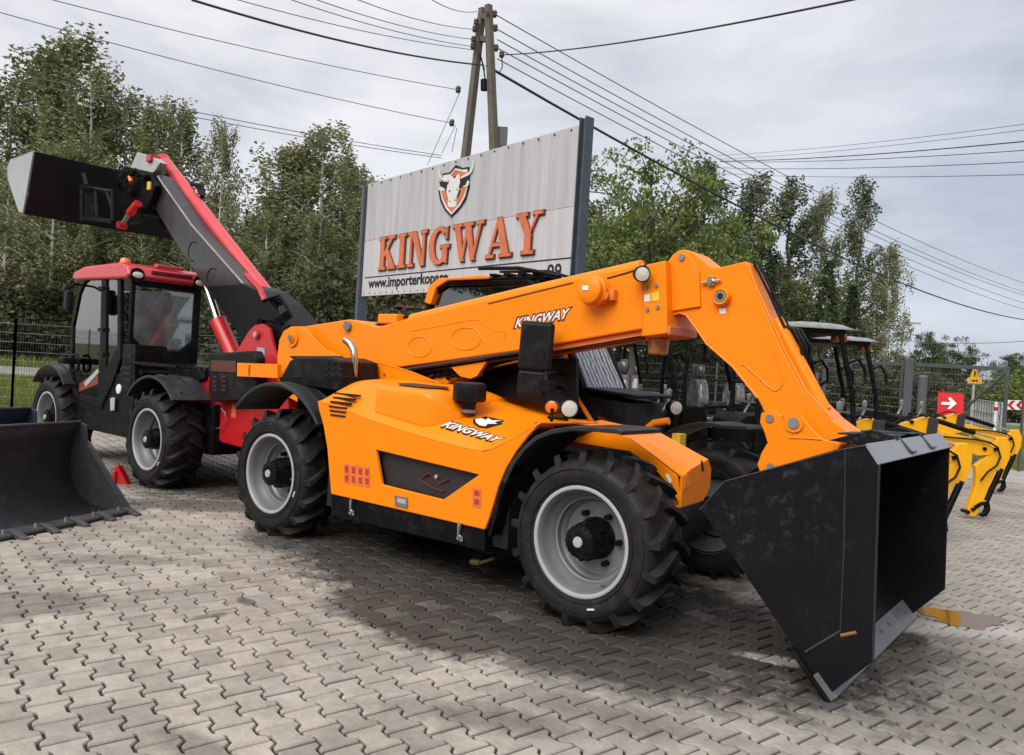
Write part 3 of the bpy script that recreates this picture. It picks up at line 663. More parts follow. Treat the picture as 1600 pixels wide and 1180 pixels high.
for p_ in ((470, 590), (470, 560), (556, 600), (600, 585), (640, 600), (560, 575)):
    a = MF.at(*p_, .69); MB().cyl((a.x, .688, a.z), (a.x, .70, a.z), .011, 6).build('bolt', STEEL, T)
# embossed rings and rib outlines
def ring(cxp, cyp, rx, ry, y, parent, frm=MF, m=ORANGE, name='embossed_ring', r=.007, a0=0, a1=360):
    c = frm.at(cxp, cyp, y); pts = []
    for a in np.linspace(math.radians(a0), math.radians(a1), 33): pts.append((c.x+rx*math.cos(a), y, c.z+ry*math.sin(a)))
    return MB().tube(pts, r, 6).build(name, m, parent)
ring(656, 542, .14, .085, BN, BOOM); ring(728, 529, .16, .09, BN, BOOM)
def bead(pix, y, parent, m=ORANGE, r=.007, name='embossed_bead'): return MB().tube([(p[0], y, p[1]) for p in X(pix, y)], r, 6).build(name, m, parent)
bead([(640, 518), (735, 500), (750, 500), (772, 517), (790, 519), (788, 530)], BN, BOOM, r=.005)
# grey wear strip / hydraulic line beneath the boom
b = MB(); b.tube([(p[0], BN+.02, p[1]) for p in X([(622, 580), (700, 567), (818, 549)], BN+.02)], .018, 8); b.tube([(p[0], BN+.08, p[1]-.03) for p in X([(622, 580), (700, 567), (818, 549), (1000, 519)], BN+.02)], .02, 8); b.build('under_boom_line', BOOMGREY, BOOM)
b = MB(); b.prism(X([(818, 549), (1004, 516), (1004, 524), (818, 556)], BN+.04), BN+.04, BF-.04); b.build('boom_underside_rail', ORANGE2, BOOM)
# lift cylinder and its bracket under the boom
a = MF.at(655, 610, 1.0); c = MF.at(748, 578, 1.0); d_ = MF.at(842, 556, 1.0)
b = MB(); b.cyl(a, c, .06, 20); b.build('lift_cylinder', ORANGE, T); MB().cyl(c, d_, .035, 16).build('cylinder_rod', CHROME, T)
b = MB(); b.prism(X([(704, 574), (760, 565), (745, 588), (735, 592), (718, 588)], .84), .84, .88); b.prism(X([(640, 590), (690, 583), (702, 598), (690, 606)], .9), .9, .94); b.build('cylinder_bracket', ORANGE, T, .005)
b = MB(); 
for k in range(5): b.tube([MF.at(640+k*14, 583-k*2, .9), MF.at(655+k*15, 588+3*(k % 2), .88), MF.at(690+k*16, 580-k, .9), MF.at(720+k*22, 566-k*2, .92)], .011, 6)
b.build('hydraulic_hose', BLACKP, T)
b = MB(); b.prism(X([(650, 590), (760, 572), (900, 560), (900, 640), (760, 615)], 1.2), 1.2, 1.24); b.build('inner_shield', DARK, T)
# boom logo
def side_text(txt, pll, plr, hpx, y, mt, off=0, sh=.3, nm='lettering', parent=T, pad=0, lift=.003):
    a = MF.at(pll[0]-pad, pll[1]+pad, y); c = MF.at(plr[0]+pad, plr[1]+pad*.8, y); t_ = MF.at(pll[0], pll[1]-hpx-pad*2, y)
    ux = c-a; uz = Vector((0, 0, MF.at(pll[0], pll[1], y).z-MF.at(pll[0], pll[1]+hpx+2*pad, y).z)); return put_text(nm, txt, a, ux, uz, mt, parent, shear=sh, offset=off, lift=lift)
side_text('KINGWAY', (803, 514), (893, 498), 17, BN, DKRED, .08, .35, 'lettering_outline', BOOM, 1.3, .002); side_text('KINGWAY', (805, 513), (891, 497), 15, BN, WHITE, .02, .35, 'lettering', BOOM, 0, .005)
# round swivel housing on the boom side
a = MF.at(921, 453, .66); b = MB(); b.lathe([(0, 0), (.085, 0), (.095, .008), (.098, .03), (.098, .05), (.11, .055), (.11, .09), (.098, .095), (.098, .16)], o=(a.x, .64, a.z), n=36)
b.build('swivel_cover', ORANGE, BOOM); c = MF.at(915, 450, .64); MB().box((c.x-.025, .635, c.z-.016), (c.x+.025, .641, c.z+.016)).build('sticker', WHITE, BOOM)
a = MF.at(951, 463, .76); b = MB(); b.box((a.x-.03, .74, a.z-.03), (a.x+.05, .80, a.z+.05)); b.cyl((a.x, .7, a.z), (a.x, .8, a.z), .025); b.build('hose_clamp', ORANGE2, BOOM, .005)
# collar at the boom end
b = MB(); b.prism(X([(1003, 415), (1040, 407), (1043, 521), (1004, 526)], BN-.03), BN-.03, BF+.03); COLR = b.build('boom_collar', ORANGE, T, .008)
q = X([(1004, 526), (1043, 520), (1043, 508), (1040, 507)], BN-.03); b = MB(); b.box((q[1][0]-.01, BN-.02, q[1][1]-.012), (q[1][0]+.012, BF-.02, q[1][1]+.045)); b.build('wear_pad', mat('salmon_primer', (.62, .22, .12), .5, var=.15), COLR, .005)
for p in ((1010, 450), (1026, 446), (1012, 484), (1028, 480)):
    a = MF.at(*p, BN-.03); MB().cyl((a.x, BN-.042, a.z), (a.x, BN-.029, a.z), .014, 10).build('bolt', STEEL, COLR)
q = X([(1007, 461), (1016, 459), (1016, 471), (1007, 472)], BN-.03); MB().prism(q, BN-.034, BN-.031).build('sticker', WHITE, COLR)
q = X([(1018, 458), (1030, 456), (1030, 470), (1018, 471)], BN-.03); MB().prism(q, BN-.034, BN-.031).build('sticker', STICKY, COLR)
def work_lamp(parent, c, d, r=.07, m=LENS, ring_m=PLAST):
    d = Vector(d).normalized(); c = Vector(c); b = MB().lathe([(r*.35, -.11), (r*.8, -.09), (r, -.03), (r*1.04, .0), (r*1.04, .012), (r*.9, .012)], o=c, d=d, n=24); l = b.build('work_lamp', ring_m, parent)
    MB().lathe([(r*.92, .006), (r*.5, .012), (0, .014)], o=c, d=d, n=24).build('lamp_glass', m, l); return l
a = MF.at(1003, 428, .68); work_lamp(T, a, (.75, -.8, -.1), .055); MB().cyl((a.x-.03, .68, a.z+.02), (a.x-.03, .8, a.z+.08), .012, 8).build('lamp_bracket', BLACKP, T)
b = MB(); b.lathe([(.03, 0), (.075, -.03), (.07, -.13), (.055, -.14)], o=MF.at(1030, 524, 1.0)+Vector((0, 0, 0)), d=(0, 0, 1), n=18); b.build('amber_lamp_cover', mat('bleached_amber', (.45, .2, .06), .3, coat=.5, var=.5, nscale=40), COLR)
# ---- inner boom and gooseneck
IN, IF = .87, 1.13
neck = [(1041, 412), (1050, 399), (1060, 391), (1070, 390), (1082, 393), (1112, 417), (1125, 418), (1166, 408), (1176, 434), (1194, 482), (1224, 549), (1258, 612), (1300, 655), (1340, 684), (1312, 700), (1240, 690), (1195, 645), (1182, 620), (1143, 571), (1102, 533), (1080, 502), (1072, 491), (1062, 488), (1041, 491)]
NECK = MB().prism(X(neck, IN), IN, IF).build('gooseneck', ORANGE, T, .01)
b = MB(); b.prism(X([(1044, 412), (1052, 400), (1064, 393), (1076, 399), (1086, 412), (1092, 425), (1094, 479), (1044, 487)], IN-.02), IN-.02, IN-.001); b.build('ear_plate', ORANGE, NECK, .004)
a = MF.at(1066, 402, IN-.02); b = MB(); b.cyl((a.x, IN-.035, a.z), (a.x, IF+.03, a.z), .022); b.build('pin', STEEL, NECK)
a = MF.at(1128, 464, IN-.02); b = MB(); b.lathe([(.04, -.01), (.05, -.012), (.058, 0), (.06, .04)], o=(a.x, IN-.04, a.z), n=28); b.build('pin_boss', ORANGE, NECK); MB().lathe([(0, 0), (.02, 0), (.022, -.006), (.036, -.006), (.038, .01)], o=(a.x, IN-.045, a.z), n=24).build('pin', STEEL, NECK); MB().cyl((a.x, IN-.047, a.z), (a.x, IN-.044, a.z), .022).build('pin_socket', DARK, NECK)
a = MF.at(1112, 440, IN); b = MB(); b.box((a.x-.015, IN-.03, a.z-.028), (a.x+.03, IN, a.z+.028)); b.cyl((a.x-.06, IN-.02, a.z-.01), (a.x+.07, IN-.02, a.z+.005), .011, 8); b.cyl((a.x+.005, IN-.045, a.z), (a.x+.005, IN, a.z), .02, 8); b.build('hydraulic_coupler', CHROME, NECK)
q = X([(1124, 482), (1134, 481), (1134, 490), (1125, 491)], IN); MB().prism(q, IN-.003, IN-.0005).build('sticker', WHITE, NECK)
bead([(1158, 572), (1163, 570), (1200, 604), (1210, 611), (1218, 608), (1224, 598), (1214, 560), (1209, 546)], IN, NECK, r=.006); bead([(1168, 412), (1178, 440), (1198, 486), (1226, 548), (1260, 612), (1300, 654)], IN+.004, NECK, r=.008)
bead([(1049, 492), (1062, 489), (1072, 492), (1082, 505), (1104, 537), (1145, 573), (1184, 622)], IN+.002, NECK, r=.008)
b = MB()
for k, yy in enumerate((IN+.10, IN+.16)):
    b.tube([(p[0]+.014+.008*k, yy, p[1]+.005) for p in X([(1166, 411), (1174, 425), (1190, 458), (1205, 492), (1214, 512)], IN)], .010, 7)
for k in range(3):
    b.tube([(p[0]+.02, IN+.12+.04*k, p[1]) for p in X([(1212, 508), (1224+3*k, 512), (1238+4*k, 540), (1236+3*k, 565), (1244, 590)], IN)], .010, 7)
b.build('neck_hose', BLACKP, NECK)
# tilt cylinder on the front of the neck
a = MF.at(1198, 500, 1.0); c = MF.at(1262, 640, 1.0); b = MB(); b.cyl((a.x+.06, 1.0, a.z), (c.x+.1, 1.0, c.z), .045); b.build('tilt_cylinder', ORANGE, NECK)
# quick coupler plates and links
cp = [(1199, 692), (1190, 707), (1183, 726), (1187, 737), (1311, 702), (1313, 695), (1304, 689), (1287, 687), (1270, 672), (1253, 650), (1240, 644), (1225, 651), (1219, 664), (1214, 680)]
for y in (.78, 1.24):
    b = MB(); b.prism(X(cp, .78), y, y+.035); b.build('coupler_plate', ORANGE, T, .006)
b = MB(); q = MF.at(1188, 731, .78); b.cyl((q.x+.03, .80, q.z+.04), (q.x+.03, 1.26, q.z+.04), .04); q2 = MF.at(1305, 697, .78); b.cyl((q2.x, .8, q2.z), (q2.x, 1.26, q2.z), .03); b.build('coupler_crossbar', ORANGE, T)
for p, r in (((1241, 661), .034), ((1205, 729), .022)):
    a = MF.at(*p, .78); b = MB(); b.cyl((a.x, .768, a.z), (a.x, .782, a.z), r*1.7); b.build('pin_boss', ORANGE, T); MB().cyl((a.x, .76, a.z), (a.x, .771, a.z), r, 16).build('pin', STEEL, T)
b = MB(); b.prism(X([(1189, 646), (1187, 660), (1194, 675), (1199, 692), (1214, 684), (1222, 664), (1222, 650), (1205, 640)], .84), .84, .88); b.build('link_plate', ORANGE, T, .005)
a = MF.at(1203, 654, .84); MB().cyl((a.x, .83, a.z), (a.x, .842, a.z), .025).build('pin', STEEL, T)
bead([(1232, 684), (1260, 685), (1285, 687)], .78, T, r=.006)
# ---- bucket (near side plate at y .07, far side plate at y 1.95)
YN, YF = .07, 1.95
A_, B2, C_, D_, E_, F_, G_ = X([(1094, 795), (1132, 751), (1319, 700), (1355, 694), (1375, 726), (1365, 1033), (1293, 1087)], YN)
prof = [A_, B2, C_, D_, E_, F_, G_]
BK = MB().prism(prof, YN, YN+.016).build('bucket', BLACKS, T, .003)
MB().prism(prof, YF-.016, YF).build('bucket_side_plate', BLACKS, BK, .003)
b = MB(); th = -.012
for p, q in ((G_, A_), (A_, B2), (B2, C_), (C_, D_)): b.slab(p, q, th, YN+.0165, YF-.0165)
b.build('bucket_shell', BLACKS, BK)
b = MB(); b.slab((D_[0]+.001, D_[1]+.004), (E_[0]+.004, E_[1]+.004), -.014, YN-.004, YF+.004); b.build('bucket_lip', LIPGREY, BK, .003)
# cutting edge
gx, gz_ = G_; dx, dz = A_[0]-gx, A_[1]-gz_; L_g = math.hypot(dx, dz); ux, uz = dx/L_g, dz/L_g
b = MB(); b.slab((gx-ux*.03, gz_-uz*.03+.001), (gx+ux*.11, gz_+uz*.11), -.03, YN-.01, YF+.01); b.build('cutting_edge', mat('worn_edge_steel', (.12, .12, .125), .45, var=.3), BK, .004)
b = MB(); b.slab((gx-ux*.035, gz_-uz*.035), (gx+ux*.27, gz_+uz*.27), .022, YN-.03, YN+.04); b.build('side_cutter', BLACKP, BK, .004)
b = MB(); q = X([(1258, 1019), (1313, 986)], YN); b.tube([(p[0], YN-.002, p[1]) for p in q], .006, 6); q = X([(1313, 986), (1319, 850), (1321, 703)], YN); b.tube([(p[0], YN-.001, p[1]) for p in q], .004, 6); b.build('weld_seam', BOOMGREY, BK)
b = MB(); q = X([(1314, 993), (1338, 988)], YN); b.tube([(p[0], YN-.002, p[1]) for p in q], .009, 6); b.build('rusty_lug', mat('rust', (.25, .12, .05), .8), BK)
for p, q in ((A_, B2), (B2, C_), (C_, D_), (E_, F_)):
    b = MB(); n_ = 14; pts = [(lerp(p[0], q[0], i/n_), YN-.0015+RN.normal(0, .0008), lerp(p[1], q[1], i/n_)) for i in range(n_+1)]; b.tube([(x-.004*(p is E_), y, z-.006*(p is not E_)) for x, y, z in pts], .0042, 5); b.build('weld_bead', BOOMGREY, BK)
for i in range(9): yy = .2+i*.2; MB().cyl((gx+ux*.05, yy, gz_+uz*.05), (gx+ux*.05+.02, yy, gz_+uz*.05+.032), .016, 6).build('edge_bolt', STEEL, BK)
for yy in (.75, 1.32):
    b = MB(); dx, dz = E_[0]-D_[0], E_[1]-D_[1]
    b.slab((D_[0]-.02, D_[1]+.006), (D_[0]+dx*.86, D_[1]+dz*.86+.006), .016, yy, yy+.035); b.slab((D_[0]+dx*.80, D_[1]+dz*.80+.006), (D_[0]+dx*.90, D_[1]+dz*.90+.006), .016, yy+.035, yy+.14); b.build('lip_stop', BOOMGREY, BK, .002)
b = MB()
for yy in (.66, 1.30):
    b.prism([(C_[0]-.25, C_[1]-.01), (C_[0]-.02, C_[1]+.075), (C_[0]+.02, C_[1]+.07), (D_[0]+.02, D_[1]+.005), (C_[0]+.02, C_[1]-.02)], yy, yy+.02)
b.slab((C_[0]-.2, C_[1]+.03), (D_[0]-.01, D_[1]+.012), .01, .66, .95); b.slab((C_[0]-.2, C_[1]+.03), (D_[0]-.01, D_[1]+.012), .01, 1.1, 1.35)
b.build('bucket_hanger', BLACKS, BK, .003)
MB().box((A_[0]+.3, YN+1.05, .45), (A_[0]+.31, YN+1.056, 1.1)).build('bucket_seam', BOOMGREY, BK)
# ---- front nose plates with tow eye
nb = MB(); nl = X([(872, 660), (900, 664), (960, 672), (985, 686), (1058, 744), (1064, 792), (1046, 760), (1020, 730), (985, 706), (890, 690)], .62)
nb.prism(nl, .62, .65); NOSE = nb.build('nose_plate', ORANGE, T, .005)
c1 = MF.at(1064, 792, .62); xN = c1.x
pts = [(.62, c1.z), (.62, MF.at(1059, 745, .62).z), (.74, MF.at(1059, 745, .62).z+.04), (1.03, MF.atx(1100, 720, xN).z), (1.10, MF.atx(1112, 735, xN).z), (1.10, MF.atx(1110, 762, xN).z), (1.0, MF.atx(1095, 782, xN).z)]
yR = MF.atx(1111, 745, xN).y; sc = (yR-.62)/.48
pts = [(.62+(y-.62)*sc, z) for y, z in pts]
b = MB(); b.prism(pts, xN-.02, xN, 'x'); b.build('nose_front', ORANGE, NOSE, .005)
r0 = [(xN-.002, y, z) for y, z in pts[1:5]]; xB = MF.at(985, 686, .62).x; zB = MF.at(985, 686, .62).z
r1 = [(lerp(xB, xB, 0), y, lerp(zB, zB+.02, k/3)) for k, (y, z) in enumerate(pts[1:5])]
b = MB().grid([r0, r1, [(x-.5, y, z+.05) for x, y, z in r1]], smooth=False); b.build('nose_top', ORANGE, NOSE, solid=.012)
b = MB(); b.grid([[(xN-.002, y, z) for y, z in (pts[0], pts[-1])], [(xN-.5, y, z-.1) for y, z in (pts[0], pts[-1])]], smooth=False); b.build('nose_underside', ORANGE, NOSE, solid=.012)
a = MF.atx(1098, 727, xN+.004); MB().prism([(a.y-.03, a.z+.03), (a.y-.012, a.z+.035), (a.y+.03, a.z-.03), (a.y+.025, a.z-.045), (a.y, a.z-.04)], xN+.001, xN+.004, 'x').build('tow_slot', DARK, NOSE)
a = MF.atx(1072, 752, xN+.004); MB().prism([(a.y-.03, a.z-.05), (a.y+.08, a.z-.035), (a.y, a.z+.06)], xN+.001, xN+.004, 'x').build('warning_sticker', mat('sticker_orange', (.85, .3, .06), .5), NOSE)
MB().prism(X([(1040, 742), (1044, 740), (1050, 752), (1047, 756)], .62), .615, .6195).build('sticker', WHITE, NOSE)
a = MF.at(745, 880, .3); b = MB(); b.cyl((a.x-.05, .3, a.z), (a.x+.03, .3, a.z+.01), .022, 8); b.tube([(a.x+.03, .3, a.z+.01), (a.x+.08, .3, a.z+.03), (a.x+.14, .32, a.z+.06)], .012, 6); b.build('yellow_fitting', mat('fitting_olive', (.16, .15, .04), .5), T)
# lamps, handles, mirrors
for (p, y, m, d) in (((862, 636), .42, AMBER, (.35, -.9, 0)), ((889, 638), .34, LENS, (.8, -.7, 0)), ((1056, 637), 1.93, LENS, (.8, -.55, 0))):
    a = MF.at(*p, y); work_lamp(T, a, d, .062 if m is LENS else .05, m)
a = MF.at(862, 652, .4); b = MB(); b.cyl((a.x, .4, a.z-.05), (a.x, .4, a.z+.06), .012, 8); b.cyl((a.x, .36, a.z), (a.x+.16, .36, a.z), .012, 8); b.build('lamp_stand', BLACKP, T)
a = MF.at(852, 664, .2); MB().box((a.x-.02, .10, a.z-.02), (a.x+.05, .24, a.z+.02)).build('tail_lamp', REDLENS, T, .01)
hb = [MF.at(*p, 1.45) for p in ((1003, 700), (1008, 680), (1013, 668), (1022, 661), (1045, 658))]
MB().tube(hb, .028, 12).build('grab_rail', ORANGE, T); a = MF.at(1006, 682, 1.5); MB().box((a.x-.06, 1.48, a.z-.06), (a.x+.03, 1.52, a.z+.05)).build('tail_lamp', REDLENS, T, .01)
a = MF.at(1063, 690, 1.6); MB().box((a.x-.05, 1.55, a.z-.05), (a.x+.02, 1.66, a.z+.06)).build('reflector', STICKY, T, .004)
# cab
CY0, CY1 = 1.38, 2.12
cabx = X([(700, 475), (704, 455), (712, 443), (730, 436), (790, 432), (865, 431)], 1.55)
b = MB(); b.box((.2, CY0, .62), (2.05, CY1, 1.12)); b.box((2.05, CY0, .75), (2.35, CY1, 1.22)); b.build('cab_base', BLACKP, T, .02)
b = MB(); b.prism([(2.12, 1.05), (2.62, 1.08), (2.6, 1.33), (2.15, 1.36)], CY0+.02, CY1-.12); b.prism([(2.05, 1.40), (2.68, 1.37), (2.68, 1.40), (2.05, 1.44)], CY0, CY1-.1); b.build('dashboard_cowl', PLAST, T, .015)
ro_ = MB(); ro_.tube([(.35, CY0+.05, 1.1), (.36, CY0+.05, 2.05), (.42, CY0+.05, 2.22), (.6, CY0+.05, 2.31), (1.55, CY0+.05, 2.31), (1.75, CY0+.05, 2.2), (2.2, CY0+.05, 1.35)], .045, 8)
ro_.tube([(.35, CY1-.05, 1.1), (.36, CY1-.05, 2.05), (.42, CY1-.05, 2.22), (.6, CY1-.05, 2.31), (1.55, CY1-.05, 2.31), (1.75, CY1-.05, 2.2), (2.2, CY1-.05, 1.35)], .045, 8)
ro_.tube([(.36, CY0+.05, 2.1), (.36, CY1-.05, 2.1)], .04); ro_.tube([(2.19, CY0, 1.38), (2.19, CY1, 1.38)], .035); ro_.tube([(1.68, CY0, 2.28), (1.68, CY1, 2.28)], .035); CAB = ro_.build('cab_frame', BLACKP, T)
MB().prism([(.36, 2.12), (.40, 2.28), (.52, 2.345), (1.0, 2.365), (1.15, 2.35), (1.15, 2.33), (.64, 2.325), (.50, 2.26), (.44, 2.1)], CY0-.02, CY1+.02).build('cab_roof', ORANGE, CAB, .02)
b = MB(); b.prism([(1.1, 2.325), (1.8, 2.325), (1.8, 2.345), (1.1, 2.345)], CY0, CY1)
for k in range(4): b.box((1.15+.16*k, CY0-.02, 2.35), (1.22+.16*k, CY1, 2.375))
b.tube([(1.05, CY0-.05, 2.42), (1.5, CY0-.05, 2.41), (1.95, CY0-.05, 2.33)], .018); b.tube([(1.05, CY0+.25, 2.43), (1.6, CY0+.25, 2.42), (1.95, CY0+.3, 2.33)], .014); b.build('roof_guard', BLACKP, CAB, .004)
b = MB(); b.prism([(.40, 1.15), (.42, 2.04), (.5, 2.2), (.62, 2.26), (1.5, 2.26), (1.72, 2.16), (2.12, 1.38), (2.0, 1.15)], CY0+.04, CY0+.048); b.build('side_glass', GLASSD, CAB)
WSCR, N_, L_, B_ = new_mat('painted_reflection_screen'); B_.inputs['Roughness'].default_value = .16; B_.inputs['Coat Weight'].default_value = .5  # stripes paint a corrugated reflection into the windscreen colour
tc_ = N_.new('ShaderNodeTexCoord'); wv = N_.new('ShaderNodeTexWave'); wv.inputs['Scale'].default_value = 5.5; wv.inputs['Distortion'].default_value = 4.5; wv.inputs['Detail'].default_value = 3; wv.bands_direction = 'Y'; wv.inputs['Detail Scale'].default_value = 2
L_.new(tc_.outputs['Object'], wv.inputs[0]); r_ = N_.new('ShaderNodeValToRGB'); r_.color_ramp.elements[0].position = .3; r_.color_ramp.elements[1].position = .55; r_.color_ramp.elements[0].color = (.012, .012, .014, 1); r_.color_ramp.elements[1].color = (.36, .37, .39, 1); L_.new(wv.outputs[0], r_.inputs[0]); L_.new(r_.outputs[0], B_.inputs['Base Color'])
b = MB(); b.prism([(1.72, 2.22), (1.735, 2.23), (2.215, 1.40), (2.2, 1.39)], CY0+.08, CY1-.08); b.build('windscreen', WSCR, CAB)
b = MB(); b.tube([MF.at(*p, CY0-.02) for p in ((883, 548), (884, 600), (885, 634))], .026, 4); b.tube([MF.at(*p, CY0-.02) for p in ((886, 598), (905, 628), (925, 660))], .022, 4); b.tube([MF.at(*p, CY0-.02) for p in ((884, 658), (925, 660))], .02, 4); b.build('mirror_frame', ORANGE, T)
for (c_, wd, ht) in (((838, 541), .30, .40), ((831, 599), .26, .22)):
    a = MF.at(*c_, .62); wd *= .82; ht *= .90; b = MB(); b.box((-wd/2, -.035, -ht/2), (wd/2, .04, ht/2)); o = b.build('wing_mirror', PLAST, T, .03, seg=3); o.location = a; o.rotation_euler = (0, math.radians(2), math.radians(32))
b = MB(); 
for y_ in (560, 584, 606):
    p1, p2 = MF.at(846, y_, .66), MF.at(886, y_+2, CY0-.02); b.tube([p1, p1.lerp(p2, .5)+Vector((0, 0, .01)), p2], .014, 8)
p1, p2 = MF.at(853, 548, .66), MF.at(853, 612, .66); b.tube([p1, p2], .018, 8); b.box((p1.x-.05, .62, p1.z-.08), (p1.x+.02, .68, p1.z-.0)); b.box((p2.x-.05, .62, p2.z-.0), (p2.x+.06, .68, p2.z+.08)); b.build('mirror_arm', BLACKP, T, .004)
b = MB(); b.box((.6, CY0+.2, 1.1), (1.2, CY1-.15, 1.45)); b.box((.55, CY0+.2, 1.4), (.72, CY1-.15, 2.0)); b.box((.56, CY0+.3, 2.0), (.68, CY1-.25, 2.16)); b.build('driver_seat', DARK, T, .05)

# ================================================================ RED TELEHANDLER (behind, boom raised)
RF = Frame(-3.935, 8.552, -39.5)
K = thing('telehandler', 'red and black telehandler with raised dark boom and bucket, parked behind at the left', 'telehandler', tuple(RF.o), RF.a)
RX = RF.xz
def rplate(name, pix, y0, y1, m, bevel=.006, parent=K, yref=None): return plate(name, pix, y0, y1, m, parent, bevel, RF, yref)
place_wheel(W0, K, (0, 0, .527), .7); place_wheel(W0, K, (-2.8, 0, .527), 1.9); place_wheel(W0, K, (0, 2.1, .527), .3, True); place_wheel(W0, K, (-2.8, 2.1, .527), .8, True)
b = MB(); b.box((-3.1, .42, .4), (.6, 1.7, .95)); b.box((-2.35, .14, .45), (-.72, 1.2, 1.2)); b.build('chassis', BLACKP, K, .02)
b = MB(); b.prism([(-.98, .5), (-.98, 1.55), (-.66, 1.55), (-.62, .95), (-.7, .5)], .12, .5); b.build('step_panel', BLACKP, K, .01)
for k in range(5): MB().box((-.93, .112, 1.12+.07*k), (-.72, .121, 1.15+.07*k)).build('cover_slot', DARK, K)
for x in (0, -2.8): MB().cyl((x, .2, .527), (x, 1.9, .527), .1).build('axle', BLACKP, K)
# rear body
rplate('rear_body', [(300, 603), (330, 585), (433, 590), (450, 620), (450, 702), (376, 700), (346, 692), (324, 664), (312, 636)], .5, 1.7, RED, .02)
rplate('engine_side_cover', [(326, 552), (395, 548), (400, 560), (400, 622), (330, 628), (325, 610)], .36, .48, PLAST, .02)
rplate('amber_panel', [(329, 563), (368, 564), (368, 582), (329, 580)], .35, .358, mat('brown_panel', (.10, .03, .012), .4), .003)
for i in range(2):
    for j in range(4):
        a = RF.at(333+i*14, 590+j*7, .35); MB().box((a.x, .348, a.z), (a.x+.07, .359, a.z+.02)).build('cover_slot', mat('slot_red', (.08, .01, .01), .5) if not (i or j) else bpy.data.materials['slot_red'], K)
for y in (.72, 1.35):
    b = MB(); b.prism(RX([(330, 592), (345, 572), (372, 545), (388, 518), (398, 508), (410, 506), (420, 513), (427, 545), (434, 560), (450, 610), (440, 620)], .72), y, y+.04); b.build('frame_plate', RED, K, .006)
b = MB(); b.prism(RX([(418, 512), (432, 511), (445, 515), (452, 560), (452, 612), (430, 600)], .9), .9, 1.3); b.build('frame_rear', RED, K, .01)
a = RF.at(400, 523, .7); b = MB(); b.cyl((a.x, .69, a.z), (a.x, 1.42, a.z), .05); b.build('boom_pivot', RED, K); MB().cyl((a.x, .68, a.z), (a.x, .692, a.z), .03).build('pin', PALEGREY, K)
q = RX([(402, 543), (414, 544), (414, 561), (402, 560)], .72); MB().prism(q, .714, .718).build('sticker', PALEGREY, K)
q = RX([(363, 630), (370, 631), (369, 653), (362, 652)], .5); MB().prism(q, .494, .498).build('sticker', STICK, K)
c0 = RF.at(349, 640, .47); pts = [RF.at(*p, .46) for p in ((318, 664), (330, 672), (345, 668), (353, 655), (352, 645), (345, 638))]; MB().tube(pts, .006, 6).build('cable', STEEL, K)
rplate('battery_cover', [(205, 595), (240, 575), (320, 578), (320, 592), (300, 600), (300, 640), (210, 650)], .46, .7, BLACKP)
# fenders
for x in (0, -2.8):
    for y0 in (-.01, 1.68):
        b = MB(); arc_plate(b, x, .527, .70, .03, 42, 140, y0, y0+.44); f = b.build('fender', FENDER, K, .01)
        b = MB()
        for dy in (.12, .26): arc_plate(b, x, .527, .715, .02, 50, 100, y0+dy, y0+dy+.02)
        b.build('fender_rib', FENDER, f, .004)
MB().box((-.9, .1, 1.33), (.35, .14, 1.36)).build('rear_rail', BLACKP, K)
# cab
cy0, cy1, cx0, cx1 = .12, 1.04, -2.45, -.93
fr = MB()
fr.prism(RX([(107, 575), (110, 507), (119, 460), (127, 442), (135, 433), (163, 426), (179, 426), (188, 438), (188, 560), (175, 600), (160, 631), (158, 640), (114, 622)], cy0), cy0, cy0+.05, holes=[RX([(112, 573), (114, 510), (124, 460), (131, 444), (140, 436), (158, 432), (155, 560), (152, 622), (118, 614)], cy0), RX([(166, 431), (176, 431), (183, 441), (183, 540), (165, 575)], cy0)])
fr.box((cx1-.06, cy0+.051, 1.2), (cx1, cy0+.10, 2.36)); fr.box((cx1-.06, cy1-.08, 1.2), (cx1, cy1, 2.36)); fr.box((cx1-.061, cy0+.1, 1.22), (cx1-.001, cy1-.08, 1.50)); fr.box((cx1-.061, cy0+.1, 2.25), (cx1-.001, cy1-.08, 2.36))
fr.box((cx0, cy1-.08, 1.2), (cx0+.06, cy1, 2.33)); fr.box((cx0, cy0+.06, 1.2), (cx0+.05, cy0+.1, 2.2))
CABR = fr.build('cab_frame', BLACKP, K, .012)
# chamfered lower corners of the rear window
for ya, yb in ((cy0+.10, cy0+.24), (cy1-.08, cy1-.24)):
    MB().prism([(ya, 1.50), (yb, 1.50), (ya, 1.64)], cx1-.05, cx1-.005, 'x').build('window_corner', BLACKP, CABR)
MB().box((cx1-.035, cy0+.1, 1.50), (cx1-.028, cy1-.08, 2.25)).build('rear_window', glass('rear_glass', (.92, .94, .94), .15), CABR)
MB().prism([(cy0+.12, 1.52), (cy0+.12, 2.20), (cy0+.56, 2.22), (cy0+.60, 2.05), (cy0+.50, 1.86), (cy0+.55, 1.52)], -1.02, -1.01, 'x').build('plastic_sheet', mat('hazy_film', (.72, .72, .74), .3, var=.4, nscale=5, coat=.4), CABR)
MB().prism(RX([(112, 573), (114, 510), (124, 460), (131, 444), (140, 436), (158, 432), (155, 560), (152, 622), (118, 614)], cy0), cy0+.02, cy0+.026).build('door_glass', glass('door_glass_mat', (.42, .45, .44), .5), CABR)
MB().prism(RX([(166, 431), (176, 431), (183, 441), (183, 540), (165, 575)], cy0), cy0+.02, cy0+.026).build('quarter_glass', bpy.data.materials['door_glass_mat'], CABR)
MB().box((cx0+.02, cy0+.1, 1.25), (cx0+.027, cy1-.08, 2.28)).build('front_window', GLASS, CABR)
MB().box((cx0+.1, cy1-.05, 1.2), (cx1-.1, cy1-.043, 2.28)).build('side_window', GLASS, CABR)
